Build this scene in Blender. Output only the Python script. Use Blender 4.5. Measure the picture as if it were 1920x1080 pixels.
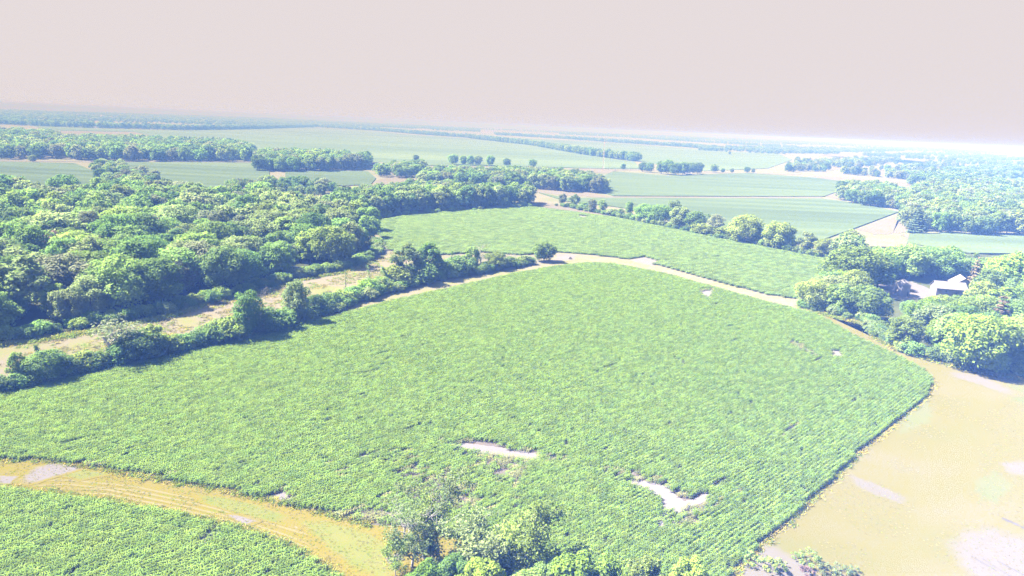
import bpy, math, random
import numpy as np

for o in list(bpy.data.objects):
    bpy.data.objects.remove(o)
SC = bpy.context.scene
COL = SC.collection
rad = math.radians

# ------------------------------------------------------------------ camera
CAM_H, PITCH, ROLL, LENS = 60.0, rad(13.4), rad(2.5), 24.0
_F = np.array([0, math.cos(PITCH), -math.sin(PITCH)])
_R0 = np.array([1.0, 0, 0]); _U0 = np.array([0, math.sin(PITCH), math.cos(PITCH)])
_R = _R0 * math.cos(ROLL) + _U0 * math.sin(ROLL)
_U = -_R0 * math.sin(ROLL) + _U0 * math.cos(ROLL)
from mathutils import Matrix, Vector
cam = bpy.data.cameras.new('camera'); cam.lens = LENS; cam.sensor_width = 36.0
cam.clip_start = 0.5; cam.clip_end = 60000
camo = bpy.data.objects.new('camera', cam); COL.objects.link(camo)
camo.matrix_world = Matrix(((_R[0], _U[0], -_F[0], 0), (_R[1], _U[1], -_F[1], 0), (_R[2], _U[2], -_F[2], CAM_H), (0, 0, 0, 1)))
SC.camera = camo

# ------------------------------------------------------------------ light
SUN_EL = rad(49); SUN_AZ = math.atan2(-0.97, 0.16)          # azimuth from +Y towards +X
EXPO = 3.2
SUN_DIR = Vector((math.sin(SUN_AZ) * math.cos(SUN_EL), math.cos(SUN_AZ) * math.cos(SUN_EL), math.sin(SUN_EL)))
sl = bpy.data.lights.new('sun', 'SUN'); sl.energy = 5.0; sl.angle = rad(0.53); sl.color = (1.0, 0.96, 0.91)
so = bpy.data.objects.new('sun', sl); COL.objects.link(so)
so.rotation_euler = SUN_DIR.to_track_quat('Z', 'Y').to_euler()

W = bpy.data.worlds.new('World'); SC.world = W; W.use_nodes = True
nt = W.node_tree; nt.nodes.clear()
out = nt.nodes.new('ShaderNodeOutputWorld')
sky = nt.nodes.new('ShaderNodeTexSky'); sky.sky_type = 'NISHITA'; sky.sun_disc = False
sky.sun_elevation = SUN_EL; sky.sun_rotation = SUN_AZ; sky.altitude = 200
bg = nt.nodes.new('ShaderNodeBackground'); bg.inputs[1].default_value = 0.07
nt.links.new(sky.outputs[0], bg.inputs[0])
hz = nt.nodes.new('ShaderNodeBackground')                     # milky hazy air low in the sky
SKYC = (0.797, 0.722, 0.730)
hz.inputs[0].default_value = (*SKYC, 1); hz.inputs[1].default_value = 1.0 / (2 ** EXPO)
tc = nt.nodes.new('ShaderNodeTexCoord'); sx = nt.nodes.new('ShaderNodeSeparateXYZ')
nt.links.new(tc.outputs['Generated'], sx.inputs[0])
mr = nt.nodes.new('ShaderNodeMapRange'); mr.interpolation_type = 'SMOOTHSTEP'
mr.inputs[1].default_value = 0.22; mr.inputs[2].default_value = 0.55
nt.links.new(sx.outputs[2], mr.inputs[0])
mx = nt.nodes.new('ShaderNodeMixShader')
nt.links.new(mr.outputs[0], mx.inputs[0]); nt.links.new(hz.outputs[0], mx.inputs[1]); nt.links.new(bg.outputs[0], mx.inputs[2])
nt.links.new(mx.outputs[0], out.inputs[0])

SC.view_settings.view_transform = 'Standard'; SC.view_settings.look = 'None'
SC.view_settings.exposure = EXPO; SC.view_settings.gamma = 1.0; SC.view_settings.use_curve_mapping = False
SC.render.engine = 'CYCLES'
cy = SC.cycles
cy.max_bounces = 4; cy.diffuse_bounces = 2; cy.glossy_bounces = 1; cy.transmission_bounces = 3; cy.volume_bounces = 0
cy.transparent_max_bounces = 4; cy.caustics_reflective = False; cy.caustics_refractive = False
cy.use_denoising = True
try:
    cy.denoiser = 'OPENIMAGEDENOISE'; cy.denoising_prefilter = 'NONE'
except Exception:
    pass
cy.use_adaptive_sampling = False
cy.sample_clamp_indirect = 4.0

# ------------------------------------------------------------------ helpers
def G(x, y, z=0.0):
    """survey: the point of the level ground that was read at this place of the aerial photograph"""
    d = _F + _R * (x - 960) / 1280.0 - _U * (y - 540) / 1280.0
    t = (CAM_H - z) / -d[2]
    return np.array([d[0] * t, d[1] * t])
def toPX(p, z=0.0):
    v = np.array([p[0], p[1], z - CAM_H]); d = v @ _F
    return 960 + 1280 * (v @ _R) / d, 540 - 1280 * (v @ _U) / d
def GP(pts):
    return np.array([G(*q) for q in pts])

def inpoly(P, poly):
    P = np.atleast_2d(P); x, y = P[:, 0], P[:, 1]
    ins = np.zeros(len(P), bool); n = len(poly); j = n - 1
    for i in range(n):
        xi, yi = poly[i]; xj, yj = poly[j]
        with np.errstate(divide='ignore', invalid='ignore'):
            c = ((yi > y) != (yj > y)) & (x < (xj - xi) * (y - yi) / (yj - yi + 1e-12) + xi)
        ins ^= c; j = i
    return ins

def mesh_from(name, V, Fc, mats, mi=None, smooth=False):
    """V (n,3); Fc list/array of faces of one size"""
    Fc = np.asarray(Fc, np.int32); k = Fc.shape[1]
    me = bpy.data.meshes.new(name)
    me.vertices.add(len(V)); me.vertices.foreach_set('co', np.asarray(V, np.float32).ravel())
    me.loops.add(Fc.size); me.loops.foreach_set('vertex_index', Fc.ravel())
    me.polygons.add(len(Fc)); me.polygons.foreach_set('loop_start', np.arange(0, Fc.size, k, dtype=np.int32))
    try: me.polygons.foreach_set('loop_total', np.full(len(Fc), k, np.int32))
    except Exception: pass
    for m in (mats if isinstance(mats, (list, tuple)) else [mats]): me.materials.append(m)
    if mi is not None: me.polygons.foreach_set('material_index', np.asarray(mi, np.int32))
    if smooth: me.polygons.foreach_set('use_smooth', np.ones(len(Fc), bool))
    me.update(calc_edges=True); me.validate()
    return me

def link(name, me, parent=None, loc=(0, 0, 0), rz=0, sc=(1, 1, 1)):
    o = bpy.data.objects.new(name, me); COL.objects.link(o)
    o.location = loc; o.rotation_euler = (0, 0, rz); o.scale = sc
    if parent: o.parent = parent
    return o
def tag(o, label=None, cat=None, group=None, kind=None):
    if label: o['label'] = label
    if cat: o['category'] = cat
    if group: o['group'] = group
    if kind: o['kind'] = kind
    return o

class MB:
    """collects quads: boxes, tubes, prisms"""
    def __init__(s): s.V = []; s.Q = []
    def box(s, c, d, rz=0):
        b = len(s.V); cs, sn = math.cos(rz), math.sin(rz)
        for i in range(8):
            x = d[0] / 2 * (1 if i & 1 else -1); y = d[1] / 2 * (1 if i & 2 else -1); z = d[2] / 2 * (1 if i & 4 else -1)
            s.V.append((c[0] + x * cs - y * sn, c[1] + x * sn + y * cs, c[2] + z))
        for q in ((0, 2, 3, 1), (4, 5, 7, 6), (0, 1, 5, 4), (2, 6, 7, 3), (0, 4, 6, 2), (1, 3, 7, 5)): s.Q.append([b + k for k in q])
    def tube(s, pts, rs, n=5):
        b = len(s.V); pts = [np.array(p, float) for p in pts]
        for i, p in enumerate(pts):
            t = pts[min(i + 1, len(pts) - 1)] - pts[max(i - 1, 0)]; t = t / (np.linalg.norm(t) + 1e-9)
            a = np.cross(t, [0.31, 0.9, 0.11]); a /= np.linalg.norm(a) + 1e-9; c = np.cross(t, a)
            for k in range(n):
                w = 2 * math.pi * k / n
                s.V.append(tuple(p + rs[i] * (a * math.cos(w) + c * math.sin(w))))
        for i in range(len(pts) - 1):
            for k in range(n):
                s.Q.append([b + i * n + k, b + i * n + (k + 1) % n, b + (i + 1) * n + (k + 1) % n, b + (i + 1) * n + k])
    def quad(s, *p):
        b = len(s.V); s.V += [tuple(q) for q in p]; s.Q.append([b, b + 1, b + 2, b + 3])
    def mesh(s, name, m, smooth=False): return mesh_from(name, np.array(s.V), s.Q, m, smooth=smooth)

# ------------------------------------------------------------------ materials
def newmat(name):
    m = bpy.data.materials.new(name); m.use_nodes = True; m.node_tree.nodes.clear()
    o = m.node_tree.nodes.new('ShaderNodeOutputMaterial')
    return m, m.node_tree, o
def N(t, typ, **kw):
    n = t.nodes.new(typ)
    for k, v in kw.items(): setattr(n, k, v)
    return n
def noise(t, scale, detail=3, rough=0.55, coord=None):
    n = N(t, 'ShaderNodeTexNoise'); n.inputs['Scale'].default_value = scale
    n.inputs['Detail'].default_value = detail; n.inputs['Roughness'].default_value = rough
    if coord is not None: t.links.new(coord, n.inputs['Vector'])
    return n
def ramp(t, fac, stops):
    r = N(t, 'ShaderNodeValToRGB'); t.links.new(fac, r.inputs[0])
    e = r.color_ramp.elements
    while len(e) < len(stops): e.new(0.5)
    for i, (p, c) in enumerate(stops): e[i].position = p; e[i].color = (*c, 1)
    return r
def mixc(t, fac, a, b, mode='MIX'):
    n = N(t, 'ShaderNodeMix', data_type='RGBA', blend_type=mode)
    for v, i in ((fac, 0), (a, 6), (b, 7)):
        if hasattr(v, 'is_linked') or hasattr(v, 'node'): t.links.new(v, n.inputs[i])
        elif isinstance(v, (int, float)): n.inputs[i].default_value = v
        else: n.inputs[i].default_value = (*v, 1)
    return n.outputs[2]

GK = 0.80
def ground_colour(t, co, stops, scales, gain, detail, stretch, fw=0.25):
    if stretch:
        mp = N(t, 'ShaderNodeMapping'); mp.inputs['Rotation'].default_value = (0, 0, stretch[0]); mp.inputs['Scale'].default_value = (stretch[1], stretch[2], 1)
        t.links.new(co, mp.inputs[0]); co2 = mp.outputs[0]
    else: co2 = co
    a = noise(t, scales[0], detail, 0.6, co2); b = noise(t, scales[1], detail, 0.6, co2); c = noise(t, scales[2], 5, 0.7, co)
    m1 = N(t, 'ShaderNodeMath', operation='MULTIPLY_ADD'); t.links.new(a.outputs[0], m1.inputs[0]); m1.inputs[1].default_value = 0.53 * (1 - fw)
    m2 = N(t, 'ShaderNodeMath', operation='MULTIPLY_ADD'); t.links.new(b.outputs[0], m2.inputs[0]); m2.inputs[1].default_value = 0.47 * (1 - fw)
    m3 = N(t, 'ShaderNodeMath', operation='MULTIPLY'); t.links.new(c.outputs[0], m3.inputs[0]); m3.inputs[1].default_value = fw
    t.links.new(m3.outputs[0], m2.inputs[2]); t.links.new(m2.outputs[0], m1.inputs[2])
    ex = N(t, 'ShaderNodeMapRange'); ex.inputs[1].default_value = 0.5 - 0.5 / gain; ex.inputs[2].default_value = 0.5 + 0.5 / gain
    t.links.new(m1.outputs[0], ex.inputs[0])
    return ramp(t, ex.outputs[0], [(p, tuple(v * GK for v in c_)) for p, c_ in stops]).outputs[0], c.outputs[0]
SPEC = {}
def ground_mat(name, stops, scales=(0.02, 0.11, 0.9), bump=0.3, gain=2.4, detail=4, stretch=None, over=None, fw=0.25):
    """procedural ground: blended noises -> ramp of real colours, fine relief; over = the ground this one wears out into"""
    SPEC[name] = (stops, scales, gain, detail, stretch, fw)
    m, t, o = newmat(name)
    g = N(t, 'ShaderNodeNewGeometry'); co = g.outputs['Position']
    col, fine = ground_colour(t, co, stops, scales, gain, detail, stretch, fw)
    if over:
        base, fine = ground_colour(t, co, *SPEC[over])
        at = N(t, 'ShaderNodeAttribute'); at.attribute_name = 'edge'
        e1 = noise(t, 1.1, 5, 0.7, co); e2 = noise(t, 0.25, 3, 0.6, co)
        ad = N(t, 'ShaderNodeMath', operation='MULTIPLY_ADD'); t.links.new(e1.outputs[0], ad.inputs[0]); ad.inputs[1].default_value = 0.7
        m4 = N(t, 'ShaderNodeMath', operation='MULTIPLY'); t.links.new(e2.outputs[0], m4.inputs[0]); m4.inputs[1].default_value = 0.45; t.links.new(m4.outputs[0], ad.inputs[2])
        sb = N(t, 'ShaderNodeMath', operation='SUBTRACT'); t.links.new(at.outputs['Fac'], sb.inputs[0]); t.links.new(ad.outputs[0], sb.inputs[1])
        mp2 = N(t, 'ShaderNodeMapRange'); mp2.inputs[1].default_value = -0.25; mp2.inputs[2].default_value = 0.25; t.links.new(sb.outputs[0], mp2.inputs[0])
        col = mixc(t, mp2.outputs[0], base, col)
    d = N(t, 'ShaderNodeBsdfDiffuse'); d.inputs[1].default_value = 0.5
    t.links.new(col, d.inputs[0])
    bp = N(t, 'ShaderNodeBump'); bp.inputs['Strength'].default_value = bump; bp.inputs['Distance'].default_value = 0.3
    t.links.new(fine, bp.inputs['Height']); t.links.new(bp.outputs[0], d.inputs['Normal'])
    t.links.new(d.outputs[0], o.inputs[0])
    return m

def leaf_mat(name, col, var=0.25, trans=0.40, gloss=0.0, hue=0.018):
    m, t, o = newmat(name)
    oi = N(t, 'ShaderNodeObjectInfo')
    at = N(t, 'ShaderNodeAttribute'); at.attribute_name = 'tint'
    hs = N(t, 'ShaderNodeHueSaturation'); hs.inputs['Color'].default_value = (*col, 1)
    h = N(t, 'ShaderNodeMapRange'); h.inputs[3].default_value = 0.5 - hue; h.inputs[4].default_value = 0.5 + hue * 0.8
    t.links.new(oi.outputs['Random'], h.inputs[0]); t.links.new(h.outputs[0], hs.inputs['Hue'])
    v = N(t, 'ShaderNodeMapRange'); v.inputs[3].default_value = 1 - var; v.inputs[4].default_value = 1 + var
    t.links.new(at.outputs['Fac'], v.inputs[0])
    w = N(t, 'ShaderNodeMath', operation='MULTIPLY_ADD'); w.inputs[1].default_value = 7.31; w.inputs[2].default_value = 0.13
    t.links.new(oi.outputs['Random'], w.inputs[0])
    fr = N(t, 'ShaderNodeMath', operation='FRACT'); t.links.new(w.outputs[0], fr.inputs[0])
    v2 = N(t, 'ShaderNodeMapRange'); v2.inputs[3].default_value = 0.72; v2.inputs[4].default_value = 1.28
    t.links.new(fr.outputs[0], v2.inputs[0])
    vm = N(t, 'ShaderNodeMath', operation='MULTIPLY'); t.links.new(v.outputs[0], vm.inputs[0]); t.links.new(v2.outputs[0], vm.inputs[1])
    t.links.new(vm.outputs[0], hs.inputs['Value'])
    d = N(t, 'ShaderNodeBsdfDiffuse'); t.links.new(hs.outputs[0], d.inputs[0])
    tr = N(t, 'ShaderNodeBsdfTranslucent')
    tcn = mixc(t, 1.0, hs.outputs[0], (1.0, 1.2, 0.72), 'MULTIPLY'); t.links.new(tcn, tr.inputs[0])
    s1 = N(t, 'ShaderNodeMixShader'); s1.inputs[0].default_value = trans
    t.links.new(d.outputs[0], s1.inputs[1]); t.links.new(tr.outputs[0], s1.inputs[2])
    gl = N(t, 'ShaderNodeBsdfGlossy'); gl.inputs['Roughness'].default_value = 0.5; gl.inputs[0].default_value = (0.8, 0.85, 0.9, 1)
    s2 = N(t, 'ShaderNodeMixShader'); s2.inputs[0].default_value = gloss
    t.links.new(s1.outputs[0], s2.inputs[1]); t.links.new(gl.outputs[0], s2.inputs[2])
    t.links.new(s2.outputs[0], o.inputs[0])
    return m

def plain(name, col, rough=0.8, nscale=2.0, var=0.2, metal=0.0):
    m, t, o = newmat(name)
    tcn = N(t, 'ShaderNodeTexCoord'); n = noise(t, nscale, 4, 0.6, tcn.outputs['Object'])
    r = ramp(t, n.outputs[0], [(0.25, tuple(c * (1 - var) for c in col)), (0.75, tuple(c * (1 + var) for c in col))])
    p = N(t, 'ShaderNodeBsdfPrincipled'); t.links.new(r.outputs[0], p.inputs['Base Color'])
    p.inputs['Roughness'].default_value = rough; p.inputs['Metallic'].default_value = metal
    t.links.new(p.outputs[0], o.inputs[0])
    return m

LEAF = {
    'mid':   leaf_mat('leaf_mid_green', (0.122, 0.186, 0.054)),
    'dark':  leaf_mat('leaf_dark_green', (0.088, 0.138, 0.046)),
    'lime':  leaf_mat('leaf_yellow_green', (0.152, 0.200, 0.052)),
    'pale':  leaf_mat('leaf_pale_green', (0.155, 0.195, 0.082)),
    'grey':  leaf_mat('leaf_grey_green', (0.135, 0.150, 0.090)),
    'pink':  leaf_mat('leaf_dying_reddish', (0.205, 0.130, 0.125)),
    'fir':   leaf_mat('needle_dark_green', (0.052, 0.080, 0.046), trans=0.2),
    'brown': leaf_mat('needle_brownish', (0.135, 0.110, 0.062), trans=0.2),
    'bright': leaf_mat('leaf_bright_green', (0.138, 0.205, 0.036)),
}
BARK = plain('bark_grey_brown', (0.085, 0.072, 0.062), nscale=3)
DEADBARK = plain('bark_bleached', (0.19, 0.175, 0.17), nscale=3)
CORN = leaf_mat('crop_leaf', (0.108, 0.160, 0.032), var=0.4, trans=0.35, gloss=0.0, hue=0.012)
CORN_F = leaf_mat('crop_leaf_middle_field', (0.102, 0.146, 0.044), var=0.3, trans=0.35, gloss=0.0, hue=0.012)
CORN_Y = leaf_mat('crop_leaf_yellowing', (0.13, 0.135, 0.055), var=0.3, trans=0.3, gloss=0.0, hue=0.02)

M_GROUND = ground_mat('dry_pasture_ground', [(0.30, (0.095, 0.105, 0.052)), (0.46, (0.118, 0.110, 0.068)), (0.56, (0.125, 0.112, 0.085)), (0.72, (0.095, 0.110, 0.055))], (0.004, 0.03, 0.4))
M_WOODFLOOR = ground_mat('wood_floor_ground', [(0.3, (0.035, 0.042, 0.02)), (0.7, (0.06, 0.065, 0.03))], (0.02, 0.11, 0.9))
M_SOIL = ground_mat('bare_soil', [(0.3, (0.085, 0.070, 0.058)), (0.7, (0.105, 0.088, 0.075))], (0.05, 0.3, 3.0))
M_PATCH = ground_mat('bleached_bare_soil', [(0.3, (0.128, 0.114, 0.112)), (0.7, (0.140, 0.126, 0.125))], (0.05, 0.3, 3.0))
M_STRIP = ground_mat('yellow_grass_strip', [(0.08, (0.088, 0.108, 0.014)), (0.30, (0.122, 0.112, 0.014)), (0.44, (0.132, 0.101, 0.020)), (0.54, (0.122, 0.106, 0.016)), (0.64, (0.132, 0.106, 0.036)), (0.76, (0.124, 0.104, 0.020)), (0.92, (0.090, 0.108, 0.015))], (0.07, 0.4, 2.6), gain=3.6, fw=0.45, stretch=(-0.35, 0.5, 1.6))
M_TRACK = ground_mat('pale_dry_track', [(0.16, (0.112, 0.120, 0.046)), (0.36, (0.130, 0.122, 0.060)), (0.56, (0.136, 0.120, 0.084)), (0.80, (0.138, 0.122, 0.096))], (0.03, 0.14, 1.5))
M_HAY = ground_mat('mown_hay_ground', [(0.14, (0.084, 0.082, 0.026)), (0.34, (0.092, 0.082, 0.026)), (0.55, (0.095, 0.084, 0.031)), (0.70, (0.098, 0.087, 0.046)), (0.86, (0.099, 0.087, 0.066))], (0.018, 0.07, 2.0), bump=0.12, gain=3.0, fw=0.4, stretch=(0.5, 0.6, 1.3))
M_CORR = ground_mat('dry_grass_corridor', [(0.16, (0.110, 0.132, 0.036)), (0.36, (0.135, 0.128, 0.055)), (0.56, (0.142, 0.120, 0.090)), (0.80, (0.138, 0.122, 0.068))], (0.035, 0.13, 1.4))
_PS = [(0.3, (0.122, 0.108, 0.102)), (0.7, (0.134, 0.119, 0.113))]
M_PATCH_STRIP = ground_mat('bare_soil_in_grass_strip', _PS, (0.05, 0.3, 3.0), over='yellow_grass_strip')
M_GREEN_STRIP = ground_mat('green_grass_in_strip', [(0.2, (0.100, 0.112, 0.026)), (0.8, (0.124, 0.120, 0.036))], (0.1, 0.5, 3.0), over='yellow_grass_strip')
M_PATCH_TRACK = ground_mat('bare_soil_in_track', _PS, (0.05, 0.3, 3.0), over='pale_dry_track')
M_TAN = ground_mat('tan_stubble', [(0.3, (0.104, 0.090, 0.066)), (0.7, (0.112, 0.098, 0.080))], (0.01, 0.05, 0.5))
M_GRAVEL = ground_mat('pale_gravel', [(0.3, (0.103, 0.092, 0.091)), (0.7, (0.112, 0.100, 0.099))], (0.05, 0.3, 3.0))
M_GRAVELS = ground_mat('pale_gravel_in_hay', [(0.3, (0.094, 0.084, 0.068)), (0.7, (0.099, 0.088, 0.073))], (0.05, 0.3, 3.0), bump=0.12, over='mown_hay_ground')
M_GREEN_HAY = ground_mat('green_grass_in_hay', [(0.2, (0.082, 0.090, 0.036)), (0.8, (0.093, 0.090, 0.042))], (0.1, 0.5, 3.0), bump=0.12, over='mown_hay_ground')
def field_mat(name, c, s=(0.004, 0.03, 0.55)):
    return ground_mat(name, [(0.34, tuple(v * 0.78 for v in c)), (0.5, c), (0.66, (c[0] * 1.25, c[1] * 1.18, c[2] * 1.2))], s, bump=0.9, stretch=(rad(-44), 0.12, 1.6))
M_FIELD = field_mat('crop_canopy', (0.064, 0.088, 0.044))
M_FIELD2 = field_mat('crop_canopy_far', (0.078, 0.108, 0.058))

# ------------------------------------------------------------------ setting: ground and sheets
rng = np.random.default_rng(11); random.seed(5)
def sheet(name, poly, z, mat, skirt=0.0, px=True, rag=0.0, kind='structure', seed=0, parent=None):
    P = GP(poly) if px else np.array(poly, float)
    if rag > 0:
        r2 = np.random.default_rng(seed + 77); Q = []
        for i in range(len(P)):
            a, b = P[i], P[(i + 1) % len(P)]; L = np.linalg.norm(b - a); n = max(1, int(L / (rag * 2.5)))
            nrm = np.array([-(b - a)[1], (b - a)[0]]) / (L + 1e-9)
            for k in range(n): Q.append(a + (b - a) * k / n + nrm * r2.uniform(-rag, rag) * (0 if n == 1 else 1))
        P = np.array(Q)
    import bmesh
    bm = bmesh.new(); vs = [bm.verts.new((p[0], p[1], z)) for p in P]
    bm.faces.new(vs)
    if bm.faces[:][0].normal.z < 0 or sum((P[i][0] * P[(i + 1) % len(P)][1] - P[(i + 1) % len(P)][0] * P[i][1]) for i in range(len(P))) < 0:
        bmesh.ops.reverse_faces(bm, faces=bm.faces[:])
    bmesh.ops.triangulate(bm, faces=bm.faces[:], ngon_method='EAR_CLIP')
    if skirt > 0:
        lo = [bm.verts.new((p[0], p[1], z - skirt)) for p in P]
        for i in range(len(P)):
            j = (i + 1) % len(P)
            bm.faces.new((vs[i], lo[i], lo[j], vs[j]))
        bmesh.ops.recalc_face_normals(bm, faces=bm.faces[:])
    me = bpy.data.meshes.new(name); bm.to_mesh(me); bm.free(); me.materials.append(mat)
    o = link(name, me, parent)
    if kind and parent is None: o['kind'] = kind
    return o

def soft_patch(name, poly, z, mat, rag=0.4, seed=0, grow=1.25):
    P = GP(poly); c = P.mean(0); r2 = np.random.default_rng(seed + 5); Q = []
    for i in range(len(P)):
        a, b = P[i], P[(i + 1) % len(P)]; n = max(2, int(np.linalg.norm(b - a) / 1.5))
        for k in range(n): q = a + (b - a) * k / n; Q.append(c + (q - c) * (1 + np.clip(r2.normal() * rag * 0.5 / (np.linalg.norm(q - c) + 0.5), -0.3, 0.3)))
    Q = np.array(Q); n = len(Q); V = []
    for sc, in ((grow,), (0.72,)): V += [(c[0] + (q[0] - c[0]) * sc, c[1] + (q[1] - c[1]) * sc, z) for q in Q]
    V.append((c[0], c[1], z)); F = []
    for i in range(n):
        j = (i + 1) % n; F += [[i, j, n + j], [i, n + j, n + i], [n + i, n + j, 2 * n]]
    me = mesh_from(name, np.array(V), F, mat)
    at = me.attributes.new('edge', 'FLOAT', 'POINT'); at.data.foreach_set('value', np.r_[np.zeros(n), np.ones(n + 1)].astype(np.float32))
    return tag(link(name, me), kind='structure')
def soft_ribbon(name, line, w, z, mat, px=True):
    P = GP(line) if px else np.array(line); V = []; E_ = []
    for i in range(len(P)):
        d = P[min(i + 1, len(P) - 1)] - P[max(i - 1, 0)]; n = np.array([-d[1], d[0]]) / np.linalg.norm(d)
        for k, e in ((-1, 0.0), (0, 1.0), (1, 0.0)): q = P[i] + n * w * k; V.append((q[0], q[1], z)); E_.append(e if 0 < i < len(P) - 1 else 0.0)
    F = [[3 * i + k, 3 * i + k + 1, 3 * i + k + 4, 3 * i + k + 3] for i in range(len(P) - 1) for k in (0, 1)]
    me = mesh_from(name, np.array(V), F, mat); at = me.attributes.new('edge', 'FLOAT', 'POINT'); at.data.foreach_set('value', np.array(E_, np.float32))
    return tag(link(name, me), kind='structure')
S = 20000
gm = mesh_from('ground', np.array([(-S, -S, 0), (S, -S, 0), (S, S, 0), (-S, S, 0)]), [[0, 1, 2, 3]], M_GROUND)
tag(link('ground', gm), kind='structure')

# pixel readings of the borders of each area
FIELD_A = [(-60, 750), (0, 736), (180, 697), (330, 662), (480, 629), (600, 602), (680, 580), (760, 560), (860, 538), (960, 515), (1040, 501), (1100, 494), (1150, 496), (1250, 515),
           (1350, 543), (1450, 571), (1530, 590), (1600, 630), (1680, 668), (1730, 694), (1750, 716), (1737, 742), (1690, 784), (1620, 838), (1560, 900), (1500, 956), (1440, 1006), (1400, 1045), (1365, 1082), (1310, 1150), (1050, 1150), (860, 1010), (745, 985),
           (700, 985), (640, 968), (545, 946), (480, 930), (400, 914), (330, 901), (210, 880), (130, 868), (60, 862), (0, 862), (-60, 862)]
FIELD_B = [(-60, 910), (0, 918), (150, 938), (300, 962), (400, 984), (480, 1006), (560, 1042), (630, 1084), (680, 1130), (-60, 1130)]
FIELD_C = [(705, 415), (780, 403), (870, 395), (1000, 389), (1080, 399), (1150, 408), (1250, 428), (1350, 449), (1450, 468), (1560, 490), (1575, 510), (1530, 540), (1490, 560), (1440, 553), (1350, 530), (1240, 499),
           (1225, 497), (1238, 490), (1207, 481), (1183, 487), (1100, 477), (1050, 474), (980, 478), (900, 474), (800, 480), (730, 470), (712, 440)]
BARE_A = [[(848, 832), (900, 836), (950, 843), (1000, 852), (992, 861), (930, 853), (885, 846), (850, 840)],
          [(1160, 898), (1180, 903), (1234, 911), (1252, 918), (1275, 939), (1321, 923), (1324, 929), (1277, 954), (1246, 958), (1240, 990), (1236, 934), (1200, 915)],
          [(1318, 548), (1334, 545), (1331, 557), (1322, 557)],
          [(1560, 658), (1577, 659), (1574, 668), (1563, 668)],
          [(672, 858), (716, 846), (712, 851), (680, 862)],
          [(1470, 812), (1489, 797), (1491, 801), (1474, 815)],
          [(500, 936), (530, 925), (545, 935), (540, 945)]]
BARE_B = [[(366, 1022), (408, 986), (420, 990), (378, 1028)]]
BARE_C = [[(1086, 404), (1103, 406), (1101, 410), (1088, 409)]]
THIN_A = [[(630, 968), (720, 935), (745, 955), (760, 1000), (690, 985)], [(600, 865), (850, 835), (1000, 860), (960, 945), (1060, 990), (860, 960), (720, 930), (620, 890)],
          [(1220, 955), (1280, 950), (1330, 925), (1300, 1010), (1230, 1000)], [(1475, 638), (1500, 645), (1537, 670), (1525, 672), (1480, 648)],
          [(840, 918), (980, 940), (990, 950), (900, 950), (830, 938)], [(1140, 890), (1250, 905), (1240, 915), (1160, 905)],
          [(1300, 575), (1420, 600), (1420, 605), (1310, 582)], [(60, 870), (200, 876), (330, 895), (330, 885), (200, 868)]]

HAY = [(1490, 562), (1540, 578), (1590, 590), (1642, 604), (1656, 632), (1700, 652), (1760, 678), (1850, 700), (1960, 725), (2300, 800), (2400, 1150), (1290, 1170), (1360, 1080), (1440, 1000), (1560, 895), (1700, 770), (1740, 715), (1690, 680), (1600, 635), (1530, 597), (1480, 580)]
sheet('hay_meadow', HAY, 0.03, M_HAY, rag=0.6)
STRIP = [(-120, 852), (0, 856), (90, 855), (220, 874), (420, 910), (560, 942), (700, 978), (760, 985), (880, 1010), (1060, 1150), (660, 1160), (560, 1050), (480, 1012), (400, 990), (300, 968), (150, 944), (0, 924), (-120, 905)]
sheet('grass_strip', STRIP, 0.03, M_STRIP, rag=0.5, seed=1)
TRACKN = [(500, 640), (600, 590), (700, 560), (800, 536), (900, 518), (1000, 500), (1045, 484), (1060, 472), (1100, 472), (1183, 484), (1240, 493), (1350, 525), (1450, 552), (1500, 560), (1545, 592), (1450, 578), (1350, 550), (1250, 523), (1150, 503), (1100, 501), (1040, 508), (960, 522), (860, 545), (760, 567), (680, 588), (600, 612), (510, 640)]
sheet('field_track', TRACKN, 0.04, M_TRACK, rag=0.5, seed=2)
CORR = [(-200, 690), (0, 645), (130, 628), (250, 606), (330, 588), (400, 563), (480, 549), (560, 524), (640, 510), (700, 488), (740, 470), (780, 478), (740, 520), (660, 545), (560, 590), (470, 625), (330, 660), (180, 695), (0, 738), (-200, 790)]
sheet('grass_corridor', CORR, 0.02, M_CORR, rag=0.6, seed=3)
WOOD1 = [(-220, 690), (0, 641), (120, 622), (250, 600), (330, 583), (400, 560), (480, 545), (560, 521), (640, 507), (700, 482), (706, 455), (690, 428), (640, 412), (560, 398), (450, 388), (300, 375), (170, 370), (0, 376), (-220, 385)]
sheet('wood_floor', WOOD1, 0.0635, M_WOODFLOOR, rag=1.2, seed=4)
FARMWOOD = [(1498, 570), (1540, 584), (1590, 597), (1640, 610), (1652, 634), (1692, 656), (1760, 680), (1850, 697), (1960, 715), (2050, 640), (2000, 480), (1860, 478), (1700, 470), (1640, 462), (1560, 470), (1555, 500), (1530, 535)]
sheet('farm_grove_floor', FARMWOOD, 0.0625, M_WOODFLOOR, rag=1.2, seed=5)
YARD = [(1625, 548), (1655, 530), (1710, 528), (1750, 545), (1830, 530), (1835, 545), (1790, 556), (1730, 560), (1690, 562), (1650, 560)]
sheet('farm_yard', YARD, 0.08, M_GRAVEL, rag=0.5, seed=6)

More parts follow.
